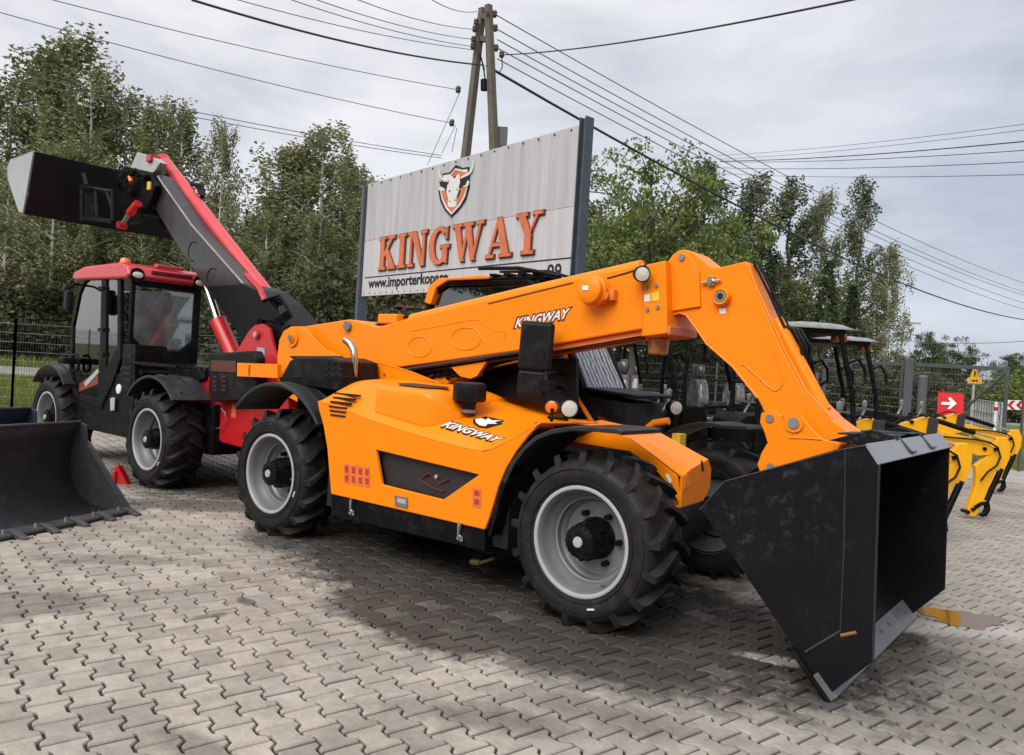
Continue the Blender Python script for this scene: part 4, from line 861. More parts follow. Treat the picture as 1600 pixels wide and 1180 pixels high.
q = RX([(123, 612), (152, 600), (152, 584), (149, 582), (122, 600)], cy0); MB().prism(q, cy0+.008, cy0+.014).build('door_red_panel', mat('door_red', (.22, .035, .02), .3, coat=.5), CABR)
q = RX([(131, 598), (152, 576), (154, 582), (133, 605)], cy0); MB().prism(q, cy0+.002, cy0+.007).build('door_lettering', PALEGREY, CABR)
b = MB(); pts = [RF.at(*p, cy0-.05) for p in ((113, 556), (120, 554), (124, 562), (122, 578), (114, 580), (112, 565))]; b.tube(pts, .018, 6); b.build('door_handle', BLACKP, CABR)
for yy in (450, 515, 553): a = RF.at(158, yy, cy0-.02); MB().box((a.x-.1, cy0-.02, a.z-.025), (a.x+.05, cy0, a.z+.02)).build('door_hinge', BLACKP, CABR)
MB().box((-1.55, .45, 1.05), (-1.15, .95, 1.2)).build('seat_cushion', DARK, CABR, .03)
rf = MB(); rf.box((-1.24, .30, 1.2), (-1.10, .70, 1.90)); rf.build('seat_back', FILM, CABR, .07, seg=3); MB().box((-1.22, .38, 1.9), (-1.12, .62, 2.03)).build('head_rest', FILM, CABR, .04)
rz_ = MB(); rz_.prism([(-2.45, 2.37), (-2.4, 2.44), (-2.1, 2.5), (-1.1, 2.52), (-.90, 2.47), (-.84, 2.36), (-.9, 2.32), (-2.3, 2.33)], cy0-.04, cy1+.05); ROOF = rz_.build('cab_roof', REDL, CABR, .03, seg=3)
MB().box((-1.0, .45, 2.50), (-.92, .8, 2.54)).build('roof_rib', REDL, ROOF, .01)
b = MB(); b.box((-.87, .36, 2.41), (-.845, .86, 2.445)); b.build('roof_vent', DKRED, ROOF)
for yy in (.19, .97):
    c_ = Vector((-.845, yy, 2.37)); MB().cyl((c_.x-.05, yy, 2.37), (c_.x+.0, yy, 2.37), .085, 18).build('lamp_recess', BLACKP, ROOF); l_ = MB().lathe([(.062, .0), (.058, .015), (.035, .02), (0, .021)], o=(0, 0, 0), d=(1, 0, 0), n=20).build('lamp_glass', LENS, ROOF); l_.location = (c_.x, yy, 2.37); l_.scale = (1, 1, .62)
a = RF.at(205, 415, .45); b = MB(); b.lathe([(.06, -.02), (.065, .03), (.055, .10), (.045, .11), (0, .112)], o=(-1.55, .35, 2.51), d=(0, 0, 1), n=20); b.build('beacon', AMBER, ROOF)
MB().cyl((-1.55, .35, 2.49), (-1.55, .35, 2.525), .065, 18).build('beacon_base', BLACKP, ROOF)
b = MB(); b.prism([(-.92, 1.16), (-.56, 1.20), (-.52, 1.24), (-.92, 1.36)], .16, 1.25); b.build('rear_ledge', PLAST, K, .01)
for k in range(14): MB().box((-.80, .2+.07*k, 1.305), (-.60, .235+.07*k, 1.32)).build('ledge_slot', DARK, K)
# mirrors and side lamps
for p in ((107, 468), (104, 452)):
    a = RF.at(*p, cy0-.25); b = MB(); b.box((a.x-.07, a.y-.04, a.z-(.15 if p[1] > 460 else .05)), (a.x+.07, a.y+.04, a.z+(.12 if p[1] > 460 else .05))); b.build('wing_mirror', PLAST, K, .03)
a = RF.at(116, 445, cy0-.1); MB().tube([RF.at(102, 455, cy0-.25), a, RF.at(125, 445, cy0)], .015, 6).build('mirror_arm', BLACKP, K)
a = RF.at(93, 563, cy0-.2); MB().box((a.x-.08, a.y, a.z-.04), (a.x+.12, a.y+.2, a.z+.04)).build('side_step', BLACKP, K, .02)
a = RF.at(184, 608, .1); MB().lathe([(.06, 0), (.055, -.012), (0, -.016)], o=(a.x, .115, a.z), n=18).build('side_light', WHITE, K)
q = RX([(173, 622), (180, 621), (179, 641), (173, 642)], .11); MB().prism(q, .104, .11).build('sticker', PALEGREY, K)
b = MB(); b.box((-.30, 1.25, 1.25), (-.22, 1.42, 1.75)); b.build('far_mirror', CHROME, K, .03); 
# raised boom
BY, BZ = .85, 1.22
ob = [(322, 447), (378, 443), (398, 452), (420, 472), (450, 508), (446, 530), (433, 540), (395, 560), (378, 532)]
rplate('outer_boom', ob, BY-.04, BZ+.04, mat('black_boom', (.005, .005, .007), .45, spec=.2), .012)
ib = [(240, 282), (247, 272), (300, 350), (383, 446), (380, 470), (345, 480), (326, 458), (271, 374), (234, 312), (234, 292)]
IB = rplate('inner_boom', ib, BY, BZ, BOOMGREY, .012)
b = MB(); b.tube([(p[0], BY-.004, p[1]) for p in RX([(247, 276), (300, 352), (381, 444)], BY)], .014, 6); b.build('boom_edge_bead', STEEL, IB)
ring(302, 393, .12, .12, BY, IB, RF, PLAST, r=.008, a0=60, a1=280); ring(332, 436, .13, .13, BY, IB, RF, PLAST, r=.008, a0=60, a1=300)
a, c = RF.at(255, 250, BZ-.08), RF.at(427, 472, BZ-.08)
b = MB(); b.cyl((a.x, BZ-.08, a.z), (c.x, BZ-.08, c.z), .082, 20); TB = b.build('boom_tube', mat('pink_red_paint', (.66, .06, .07), .32, coat=.3, var=.1), K)
MB().cyl((a.x-.02, BZ-.08, a.z+.015), a.lerp(c, .02), .085, 16).build('tube_end', RED, TB)
b = MB()
for k in range(4): b.tube([RF.at(410+k*4, 470+k*3, BY-.05+.05*k), RF.at(436+k*3, 462+k*4, BY-.02), RF.at(450+k*2, 485+k*3, BY), RF.at(430+k*3, 500+k*2, BY-.05), RF.at(405+k*2, 498, BY-.06), RF.at(395, 530+3*k, BY-.06)], .016, 6)
b.build('hydraulic_hose', BLACKP, K)
b = MB()
for k in range(3): b.tube([RF.at(292+k*6, 288, BZ), RF.at(306+k*5, 290, BZ), RF.at(315+k*2, 305, BZ), RF.at(308, 325-k*4, BZ), RF.at(298, 318, BZ)], .022, 6)
b.build('hose_loop', BLACKP, K)
b = MB(); b.tube([RF.at(385, 430, BY-.02), RF.at(405, 450, BY-.03), RF.at(414, 470, BY-.03)], .035, 6); b.build('boom_fitting', RED, K)
b = MB(); a, c = RF.at(341, 503, .98), RF.at(368, 562, .98); b.cyl(a, c, .10, 20); b.build('lift_cylinder', RED, K); MB().cyl(RF.at(322, 445, .98), a, .05, 14).build('cylinder_rod', CHROME, K)
# head with coupler
b = MB(); b.prism(RX([(202, 266), (214, 238), (240, 246), (250, 254), (243, 266), (232, 276)], BY+.02), BY+.02, BY+.13); HD = b.build('boom_head', PALEGREY, K, .008)
b = MB(); a = RF.at(247, 248, BY+.1); b.box((a.x-.10, BY-.02, a.z-.06), (a.x+.03, BY+.12, a.z+.03)); b.build('head_bracket', RED, HD, .01)
b = MB(); b.prism(RX([(184, 272), (205, 262), (232, 268), (243, 290), (232, 320), (216, 345), (200, 350), (190, 330), (182, 300)], .75), .75, .82); b.prism(RX([(184, 272), (205, 262), (232, 268), (243, 290), (232, 320), (216, 345), (200, 350), (190, 330), (182, 300)], .75), 1.25, 1.32)
for p in ((197, 266), (213, 270), (227, 275), (205, 300), (222, 330)):
    a = RF.at(*p, .7); b.cyl((a.x, .66, a.z), (a.x, 1.3, a.z), .05, 10)
b.build('coupler', BLACKP, HD, .005)
b = MB()
for k in range(5): b.tube([RF.at(190+k*4, 300-k*3, .66), RF.at(183+k*3, 285, .6), RF.at(196+k*4, 268-k, .62), RF.at(215+k*3, 275, .66)], .016, 6)
b.build('coupler_hose', BLACKP, HD)
a, c, d_ = RF.at(216, 318, .64), RF.at(203, 333, .62), RF.at(190, 352, .6)
MB().cyl(a, c, .055, 16).build('tilt_cylinder', RED, HD); MB().cyl(c, d_, .03, 12).build('cylinder_rod', STEEL, HD); MB().cyl((d_.x, .55, d_.z), (d_.x, .66, d_.z), .05, 14).build('cylinder_eye', RED, HD)
a = RF.at(205, 284, .62); MB().cyl(a, RF.at(203, 276, .62), .03, 10).build('amber_reflector', AMBER, HD); a = RF.at(232, 290, .64); MB().box((a.x-.04, .64, a.z-.05), (a.x+.03, .66, a.z+.05)).build('sticker', STICKY, HD)
b = MB()
for p, q_ in (((130, 272), (135, 290)), ((128, 292), (174, 300)), ((128, 292), (128, 345)), ((150, 298), (152, 340)), ((168, 300), (176, 325)), ((128, 340), (176, 346)), ((176, 296), (176, 346))):
    b.cyl(RF.at(*p, .45), RF.at(*q_, .45), .028, 8)
b.prism(RX([(128, 300), (150, 300), (150, 338), (128, 336)], .5), .47, .5); b.build('attachment_frame', PLAST, HD)
# its bucket: side plates and shell seen from behind and below
e_ = RX([(12, 280), (11, 262), (16, 249), (52, 236), (35, 333), (29, 331)], -.15); RBK = MB().prism(e_, -.15, -.13).build('bucket', PALEGREY, K, .003)
MB().prism(e_, 2.13, 2.15).build('bucket_side_plate', BOOMGREY, RBK)
b = MB(); e3, e4, e5, e2_ = e_[3], e_[4], e_[5], e_[2]; md = (lerp(e3[0], e4[0], .72)+.02, lerp(e3[1], e4[1], .72)-.0)
for p, q_ in ((e3, md), (md, e4), (e4, e5)): b.slab(p, q_, .012, -.129, 2.129)
b.build('bucket_shell', mat('bucket_back_dark', (.008, .008, .012), .45, spec=.3, var=.2), RBK)
b = MB(); b.slab(e2_, e3, -.015, -.15, 2.15); b.build('bucket_top_plate', PALEGREY, RBK); b = MB(); b.tube([(md[0], -.12, md[1]), (md[0], 2.1, md[1])], .01, 6); b.build('weld_seam', STEEL, RBK)

# ================================================================ LOOSE BUCKETS at the left
def loose_bucket(loc, rz, label, m, group=None):
    t = thing('loader_bucket', label, 'bucket', loc, rz)
    prof = [(0, .0), (-.30, .005), (-.44, .03), (-.56, .09), (-.64, .19), (-.685, .33), (-.69, .49), (-.66, .65), (-.60, .79)]
    W = 2.35; b = MB()
    for x in (np.linspace(0, W, 2),):
        rows = [[(xx, p[0], p[1]+.012) for p in prof] for xx in x]
    b.grid(rows, smooth=True); b.build('bucket_shell', m, t, solid=.014)
    side = [(0.02, .0)]+prof[1:]+[(-.52, .77), (-.50, .60)]
    for x in (0, W): MB().prism(side, x-.008, x+.008, 'x').build('side_plate', m, t, .003)
    for x in (-.015, W+.015):
        b = MB(); b.prism([(.04, .015), (-.50, .62), (-.555, .62), (-.05, .03)], x-.012, x+.012, 'x'); b.build('side_cutter', m, t, .003)
        for q in (.35, .55): MB().cyl((x-.02, -.02-.52*q, .04+.56*q), (x+.02, -.02-.52*q, .04+.56*q), .014, 8).build('bolt', STEEL, t)
    MB().box((-.01, -.12, .013), (W+.01, .05, .036)).build('cutting_edge', mat('edge_grey', (.10, .10, .105), .4, var=.3, metal=.4) if m is BUCKGREY else m, t, .005)
    MB().tube([(0, -.60, .795), (W, -.60, .795)], .014, 8).build('top_rail', m, t)
    for k in range(9):
        x = .02+k*(W-.04)/8; b = MB(); b.prism([(-.10, .037), (.0, .06), (.15, .012), (.15, -.002), (.04, .0), (.04, .036)], x-.028, x+.028, 'x'); o = b.build('tooth', bpy.data.materials['edge_grey'] if m is BUCKGREY else m, t, .004)
        for dx in (-.03, .03): MB().cyl((x+dx, -.06, .03), (x+dx, -.06, .062), .012, 8).build('bolt', CHROME, o)
    return t
loose_bucket((-3.44, 7.17, .004), math.radians(-107), 'big dark grey toothed loader bucket lying open on the paving, left foreground', BUCKGREY)
loose_bucket((-4.60, 8.30, .004), math.radians(-107), 'dark blue grey loader bucket behind the big toothed bucket, mostly hidden', mat('blue_grey_paint', (.03, .035, .055), .4, coat=.2))
a = G.atz(203, 757); b = MB(); b.prism([(0, 0), (.16, 0), (.04, .20), (.0, .20)], -.05, .05); b.prism([(.0, .0), (.03, .0), (.03, .15), (.0, .15)], -.08, .08)
t = thing('wheel_chock', 'small red wedge beside the rear tyre of the red telehandler', 'wheel chock', (a.x-.16, a.y, 0), 0); b.build('wedge', RED, t, .005)

# ================================================================ MINI EXCAVATORS and open-cab carriers
def carrier(loc, rz, label, group, cover=True, s=1.0, roof=True, seat=True, name='mini_excavator', cat='excavator', bodym=YELLOW, film=True):
    t = thing(name, label, cat, loc, rz, group); t.scale = (s, s, s)
    for y in (-.42, .42):
        b = MB(); pr = [(-1.55, .22), (-1.5, .08), (-1.38, .0), (-.42, .0), (-.30, .08), (-.26, .22), (-.32, .33), (-.45, .38), (-1.38, .38), (-1.5, .33)]; b.prism(pr, y-.11, y+.11); tr = b.build('track', RUBBER, t, .02)
        b = MB()
        for k in range(9): b.box((-1.42+k*.125, y-.115, -.004), (-1.37+k*.125, y+.115, .02))
        for k in range(4): b.cyl((-1.35+k*.3, y-.12, .15), (-1.35+k*.3, y+.12, .15), .08, 12)
        b.build('track_rollers', BLACKP, tr)
    MB().box((-1.35, -.35, .25), (-.45, .35, .5)).build('undercarriage', BLACKP, t, .02)
    b = MB(); b.prism([(-1.75, -.42), (-1.60, -.50), (-.62, -.50), (-.50, -.30), (-.50, .30), (-.62, .50), (-1.6, .5), (-1.75, .42)], .5, .78, 'z'); b.build('body', bodym, t, .03)
    b = MB(); b.prism([(-1.78, .78), (-1.78, 1.15), (-1.70, 1.22), (-1.25, 1.22), (-1.2, .78)], -.42, .42); b.build('engine_cover', BLACKP, t, .04)
    if seat:
        st = MB().prism([(-1.22, .96), (-1.2, 1.09), (-.85, 1.12), (-.74, 1.04), (-.76, .95)], -.24, .24).build('seat', WRAP, t, .045, seg=3)
        MB().prism([(-.17, 1.02), (-.235, 1.12), (-.25, 1.32), (-.20, 1.50), (-.12, 1.55), (.12, 1.55), (.20, 1.50), (.25, 1.32), (.235, 1.12), (.17, 1.02)], -1.30, -1.17, 'x').build('seat_back', WRAP, st, .05, seg=3)
        MB().prism([(-.11, 1.57), (-.15, 1.64), (-.12, 1.73), (.12, 1.73), (.15, 1.64), (.11, 1.57)], -1.29, -1.2, 'x').build('head_rest', WRAP, st, .035, seg=3)
        for y in (-.29, .29): MB().tube([(-1.24, y, 1.22), (-.98, y, 1.24), (-.88, y, 1.2)], .03, 7).build('arm_rest', PLAST, st)
    for y in (-.32, .32):
        MB().box((-1.1, y-.07, .8), (-.72, y+.07, 1.18)).build('armrest_console', PLAST, t, .03); b = MB(); b.tube([(-.76, y, 1.16), (-.70, y, 1.28), (-.70, y, 1.36)], .016, 6); b.lathe([(0, .09), (.03, .07), (.03, 0), (.015, -.02)], o=(-.70, y, 1.33), d=(0, 0, 1), n=10); b.build('joystick', FILM if film else PLAST, t)
    b = MB(); b.prism([(-.34, .82), (-.34, 1.12), (-.24, 1.22), (.24, 1.22), (.34, 1.12), (.34, .82)], -.62, -.58, 'x'); b.build('front_shield', PLAST, t, .02)
    for y in (-.30, -.12, .12, .30): MB().tube([(-.62, y*.5, .8), (-.55, y*.5, 1.0), (-.5, y*.5, 1.16)], .01, 5).build('pedal_lever', BLACKP, t)
    if roof:
        for y in (-.46, .46):
            b = MB(); b.tube([(-.62, y, .78), (-.60, y, 1.15), (-.64, y, 1.5), (-.72, y, 1.8), (-.80, y, 2.12)], .028, 8); b.tube([(-1.55, y, .78), (-1.56, y, 1.6), (-1.52, y, 2.12)], .028, 8); p = b.build('canopy_post', BLACKP, t)
            MB().tube([(-.69, y, 1.80), (-.60, y, 1.84), (-.53, y, 1.74), (-.52, y, 1.62), (-.60, y, 1.56)], .016, 6).build('grab_handle', BLACKP, p)
        MB().tube([(-.60, -.46, 1.3), (-.60, .46, 1.3)], .014, 6).build('front_bar', STEEL, t); MB().tube([(-1.56, -.46, 1.55), (-1.56, .46, 1.55)], .02, 6).build('rear_bar', BLACKP, t)
        b = MB(); rows = []
        for u in np.linspace(0, 1, 9):
            x = lerp(-1.68, -.62, u); ed = 1-abs(2*u-1)**4; rows.append([(x, y, 2.12+.07*ed*(1-abs(y/.52)**4)+.03*(RN.rand()-.5)*(abs(y) < .5)) for y in np.linspace(-.52, .52, 9)])
        b.grid(rows); b.build('canopy_cover', FILM, t, solid=.012) if cover else None
        b = MB(); b.box((-1.66, -.5, 2.07), (-.74, .5, 2.12)); r_ = b.build('canopy', BLACKP, t, .03)
        MB().box((-.78, -.32, 2.01), (-.66, -.18, 2.07)).build('indicator_lamp', AMBER, r_, .01)
    return t
def digger_arm(t, F, off):
    D = lambda pts, y=0: F.xz(pts, y)
    b = MB(); b.prism([(-.60, .55), (-.35, .50), (-.25, .75), (-.30, .98), (-.60, .9)], -.08, .08); b.build('boom_bracket', YELLOW, t, .01)
    bp = D([(1400, 688), (1404, 672), (1419, 661), (1456, 651), (1468, 662), (1470, 671), (1500, 679), (1540, 688), (1556, 697), (1560, 704), (1553, 711), (1533, 712), (1500, 701), (1468, 688), (1440, 694)]); b = MB(); b.prism(bp, -.05, .05); BM = b.build('boom', YELLOW, t, .008)
    b = MB(); b.prism(D([(1456, 653), (1471, 655), (1467, 681), (1452, 677)]), -.078, .078); b.build('cylinder_block', BOOMGREY, BM, .006)
    a, c, d_ = F.at(1467, 656, 0), F.at(1531, 677, 0), F.at(1572, 688, 0)
    MB().cyl(a, c, .032, 14).build('dipper_cylinder', BLACKP, BM); MB().cyl(c, d_, .014, 10).build('cylinder_rod', CHROME, BM)
    dp = D([(1566, 684), (1580, 684), (1585, 700), (1583, 718), (1576, 733), (1560, 737), (1550, 765), (1540, 790), (1530, 807), (1519, 806), (1518, 795), (1530, 760), (1531, 742), (1530, 728), (1545, 715), (1556, 700)]); b = MB(); b.prism(dp, -.04, .04); DP = b.build('dipper', YELLOW, t, .008)
    a, c = F.at(1573, 733, -.02), F.at(1550, 783, -.02); MB().cyl(a, c, .034, 14).build('bucket_cylinder', BLACKP, DP)
    b = MB(); b.prism(D([(1526, 790), (1536, 784), (1550, 782), (1551, 788), (1538, 790), (1528, 796)]), -.06, -.052); b.prism(D([(1548, 786), (1553, 787), (1554, 797), (1549, 806), (1542, 808), (1539, 804), (1545, 801), (1548, 795)]), -.035, .035); b.build('hook_link', BLACKP, DP, .004)
    b = MB()
    b.tube([F.at(*p, -.085) for p in ((1483, 683), (1505, 685), (1530, 687), (1555, 692), (1568, 700), (1572, 715), (1566, 728), (1552, 738), (1541, 752))], .012, 6); b.tube([F.at(*p, -.075) for p in ((1400, 667), (1415, 655), (1440, 648), (1458, 652))], .011, 6); b.build('hydraulic_hose', BLACKP, t)
    for p in ((1434, 660), (1548, 702), (1565, 703), (1530, 797), (1522, 801)):
        a = F.at(*p, -.07); MB().cyl((a.x, -.075, a.z), (a.x, .075, a.z), .022, 12).build('pin', BLACKP, t)
EF = Frame(5.4, 9.9, 0)
exg = 'mini excavators in a row at the right'
for (x, y), lab in (((3.85, 8.2), 'yellow mini excavator nearest the bucket, its arm tucked behind the bucket lip'), ((5.33, 9.9), 'yellow mini excavator with full arm and hook standing clear right of the bucket'), ((7.23, 12.6), 'yellow mini excavator farthest right, arm cut by the picture edge under the arrow sign')):
    k_ = .15 if x < 4 else -.31 if x < 6 else -.1; t = carrier((x+k_, y, 0), 0, lab, exg, cover=(x < 6), roof=x < 7, seat=x < 7); digger_arm(t, EF, (x, y))
    for ch in t.children:
        if ch.name.split('.')[0] in ('boom_bracket', 'boom', 'dipper', 'hydraulic_hose', 'pin'): ch.location.x = -k_
cg = 'open-cab carriers behind the orange telehandler'
for (x, y, r, lab) in ((2.55, 9.1, -12, 'open black machine with wrapped seat seen under the orange boom collar'), (3.55, 9.9, 6, 'open black machine seen just left of the sloping orange neck'), (2.75, 12.0, 20, 'open black machine farthest back under the boom'), (1.75, 10.4, -6, 'open black machine just right of the striped windscreen'), (4.6, 12.3, 14, 'open black machine half hidden behind the nearest excavator canopy'), (3.5, 14.2, -14, 'open black machine close to the fence in the middle')):
    carrier((x, y, 0), math.radians(r), lab, cg, cover=False, s=1.0, name='open_cab_carrier', cat='carrier', bodym=BLACKP)

# ================================================================ BILLBOARD
SF = Frame(-3.498, 17.699, -49.9)
SG = thing('billboard', 'large white billboard with orange KINGWAY letters and a bull head shield', 'billboard', tuple(SF.o), SF.a)
m, N, L, B = new_mat('streaked_white_panel'); B.inputs['Roughness'].default_value = .5
tc_ = N.new('ShaderNodeTexCoord'); mp_ = N.new('ShaderNodeMapping'); mp_.inputs['Scale'].default_value = (6, 1, .25); nz_ = N.new('ShaderNodeTexNoise'); nz_.inputs['Scale'].default_value = 1.2; nz_.inputs['Detail'].default_value = 6; nz_.inputs['Roughness'].default_value = .6
L.new(tc_.outputs['Object'], mp_.inputs[0]); L.new(mp_.outputs[0], nz_.inputs['Vector']); r_ = N.new('ShaderNodeValToRGB'); r_.color_ramp.elements[0].position = .33; r_.color_ramp.elements[1].position = .68
r_.color_ramp.elements[0].color = (.37, .37, .385, 1); r_.color_ramp.elements[1].color = (.52, .505, .52, 1); L.new(nz_.outputs[0], r_.inputs[0]); L.new(r_.outputs[0], B.inputs['Base Color']); SIGNP = m
m2 = SIGNP.copy(); m2.name = 'white_panel_lower'; e = [n for n in m2.node_tree.nodes if n.type == 'VALTORGB'][0].color_ramp.elements; e[0].color = (.46, .45, .465, 1); e[1].color = (.58, .56, .57, 1)
q0, q1, q2, q3 = SF.at(574, 287, 0), SF.at(908, 196, 0), SF.at(566, 463, 0), SF.at(891, 438, 0)
sx0, sx1 = 0.0, (q1.x+q3.x)/2; sz1 = (q0.z+q1.z)/2; sz0 = q2.z; seam = SF.at(740, 338, 0).z
zs = lerp(sz0, sz1, .49)
b = MB(); nrib = 30; pts = []
for i in range(nrib*4+1):
    x = lerp(sx0, sx1, i/(nrib*4)); pts.append((x, -.0 if (i % 4) in (0, 1) else .007))
b.prism(pts+[(sx1, .05), (sx0, .05)], zs+.004, sz1, 'z'); b.build('upper_sheet', SIGNP, SG)
MB().box((sx0, .0, sz0), (sx1, .05, zs-.004)).build('lower_sheet', m2, SG)
POSTM = mat('slate_grey_steel', (.06, .075, .10), .45, var=.15, dirt=(.2, .2, .2), dirt_amt=.3)
b = MB(); b.box((sx1+.02, -.05, 0), (sx1+.04, .13, sz1+.10)); b.box((sx1+.15, -.05, 0), (sx1+.17, .13, sz1+.10)); b.box((sx1+.04, .03, 0), (sx1+.15, .05, sz1+.10)); b.build('sign_post', POSTM, SG)
b = MB(); b.box((-.13, -.07, 0), (-.02, .17, sz1-.05)); b.build('sign_post', POSTM, SG)
for z in (sz0+.2, zs, sz1-.2): MB().box((-.02, .06, z-.05), (sx1+.02, .14, z+.05)).build('cross_beam', POSTM, SG)
for i in range(0, 17): MB().cyl((lerp(sx0, sx1, (i+.5)/17), -.012, sz1-.05), (lerp(sx0, sx1, (i+.5)/17), .0, sz1-.05), .018, 6).build('screw', DARK, SG)
for i in range(0, 28): MB().cyl((lerp(sx0, sx1, (i+.5)/28), -.01, sz0+.05), (lerp(sx0, sx1, (i+.5)/28), .0, sz0+.05), .014, 6).build('screw', DARK, SG)
ORL = mat('orange_letter', (.62, .15, .055), .5, var=.22, nscale=6, dirt=(.42, .20, .11), dirt_amt=.75); DKO = mat('dark_letter_edge', (.10, .035, .025), .5)
def arc(cx, cy, rx, ry, a0, a1, n=12): return [(cx+rx*math.cos(math.radians(a)), cy+ry*math.sin(math.radians(a))) for a in np.linspace(a0, a1, n)]
GL = {'K': ([[(.10, 0), (.34, 0), (.34, 1), (.10, 1)], [(0, 0), (.44, 0), (.44, .08), (0, .08)], [(0, .92), (.44, .92), (.44, 1), (0, 1)], [(.34, .34), (.34, .50), (.70, .92), (.84, .92)], [(.56, .92), (.96, .92), (.96, 1), (.56, 1)], [(.40, .52), (.54, .66), (.96, .08), (.68, .08)], [(.58, 0), (1.04, 0), (1.04, .08), (.58, .08)]], 1.04),
      'I': ([[(.10, 0), (.36, 0), (.36, 1), (.10, 1)], [(0, 0), (.46, 0), (.46, .08), (0, .08)], [(0, .92), (.46, .92), (.46, 1), (0, 1)]], .46),
      'N': ([[(.10, 0), (.21, 0), (.21, 1), (.10, 1)], [(0, 0), (.32, 0), (.32, .08), (0, .08)], [(0, .92), (.32, .92), (.32, 1), (0, 1)], [(.16, 1), (.40, 1), (.92, 0), (.70, 0)], [(.80, .0), (.92, 0), (.92, 1), (.80, 1)], [(.68, .92), (1.02, .92), (1.02, 1), (.68, 1)]], 1.02),
      'G': ([arc(.52, .5, .52, .52, 45, 320, 24)+arc(.54, .5, .27, .41, 320, 45, 24), [(.72, .05), (.94, .0), (.94, .42), (.70, .42)], [(.58, .42), (1.04, .42), (1.04, .50), (.58, .50)], [(.84, .66), (.93, .66), (.93, 1.0), (.86, .92)]], 1.04),
      'W': ([[(.08, 1), (.34, 1), (.60, 0), (.42, 0)], [(.45, 0), (.56, 0), (.80, 1), (.70, 1)], [(.60, 1), (.86, 1), (1.10, 0), (.92, 0)], [(.95, 0), (1.06, 0), (1.36, .95), (1.26, .95)], [(0, .92), (.46, .92), (.46, 1), (0, 1)], [(.54, .92), (.98, .92), (.98, 1), (.54, 1)], [(1.14, .92), (1.46, .92), (1.46, 1), (1.14, 1)]], 1.46),
      'A': ([[(.10, .05), (.20, .05), (.55, .95), (.46, 1)], [(.42, 1), (.62, 1), (.98, .05), (.70, .05)], [(.28, .28), (.76, .28), (.74, .37), (.30, .37)], [(0, 0), (.36, 0), (.36, .08), (0, .08)], [(.58, 0), (1.08, 0), (1.08, .08), (.58, .08)]], 1.08),
      'Y': ([[(.08, .96), (.36, .96), (.64, .42), (.42, .42)], [(.50, .40), (.62, .52), (.90, .96), (.80, .96)], [(.38, 0), (.62, 0), (.62, .5), (.38, .5)], [(0, .92), (.46, .92), (.46, 1), (0, 1)], [(.66, .92), (1.04, .92), (1.04, 1), (.66, 1)], [(.26, 0), (.74, 0), (.74, .08), (.26, .08)]], 1.04)}
lx0 = SF.at(593, 424, 0).x; lx1 = SF.at(848, 395, 0).x; lz0 = (SF.at(593, 424, 0).z+SF.at(835, 396, 0).z)/2; lz1 = (SF.at(600, 371, 0).z+SF.at(845, 331, 0).z)/2
tot = sum(GL[c][1] for c in 'KINGWAY')+.13*6; sxl = (lx1-lx0)/tot; hh = lz1-lz0; cur = lx0
for c in 'KINGWAY':
    polys, wd = GL[c]; b = MB(); b2 = MB(); cxm = .5
    for k, p in enumerate(polys):
        W = [(cur+x*sxl, lz0+y*hh) for x, y in p]; d = .0006*k
        b.prism(W, -.055-d, -.03-d)
        mx_, mz_ = sum(q[0] for q in W)/len(W), sum(q[1] for q in W)/len(W)
        if len(W) < 10:
            W2 = [(q[0]+(.018 if q[0] > mx_ else -.018), q[1]+(.018 if q[1] > mz_ else -.018)) for q in W]
        else:
            h_ = len(W)//2; W2 = [(mx_+(q[0]-mx_)*(1.05 if i < h_ else .93), mz_+(q[1]-mz_)*(1.04 if i < h_ else .95)) for i, q in enumerate(W)]
        b2.prism(W2, -.029-d, -.004)
    o = b.build('letter', ORL, SG, fix=True); b2.build('letter_edge', DKO, o, fix=True); cur += (wd+.13)*sxl
z_a = (SF.at(574, 433, 0).z+SF.at(875, 406, 0).z)/2; MB().box((sx0+.1, -.004, z_a-.012), (lx1+.7, -.001, z_a+.012)).build('rule_line', DARK, SG)
a = SF.at(575, 457, 0); c = SF.at(703, 446, 0); u_ = SF.at(575, 437, 0); put_text('lettering', 'www.importerkopare.', (a.x, -.002, a.z+.02), (c.x-a.x, 0, 0), (0, 0, (u_.z-a.z)*1.02), DARK, SG, offset=.028, lift=.003)
a = SF.at(843, 434, 0); c = SF.at(878, 431, 0); put_text('lettering', '99', (a.x+(c.x-a.x)*.35, -.002, a.z-.05), ((c.x-a.x)*.62, 0, 0), (0, 0, .26), DARK, SG, offset=.012, lift=.003)
# bull head shield
def E_(pts): 
    out_ = []
    for x, y in pts:
        p = SF.at(660+x*.0932, 240+y*.0932, 0); out_.append((p.x, p.z))
    return out_
WHT = mat('white_vinyl', (.68, .67, .66), .5); EMB = MB().prism(E_([(350, 340), (470, 320), (570, 195), (690, 245), (790, 225), (800, 560), (750, 740), (660, 900), (495, 1070), (390, 960), (310, 800), (280, 620), (330, 590)]), -.02, -.004).build('shield', DARK, SG)
def em(pts, k, m, nm): return MB().prism(E_(pts), -.021-.0025*k, -.0205-.0025*k+.0015).build(nm, m, EMB)
em([(360, 370), (480, 350), (570, 250), (680, 275), (770, 265), (770, 560), (730, 720), (650, 870), (500, 1030), (410, 930), (340, 780), (310, 630), (360, 600)], 0, WHT, 'shield_border')
em([(500, 345), (570, 275), (690, 310), (765, 320), (755, 560), (700, 730), (630, 850), (505, 990), (430, 900), (370, 780), (330, 640), (400, 600)], 1, ORL, 'shield_field')
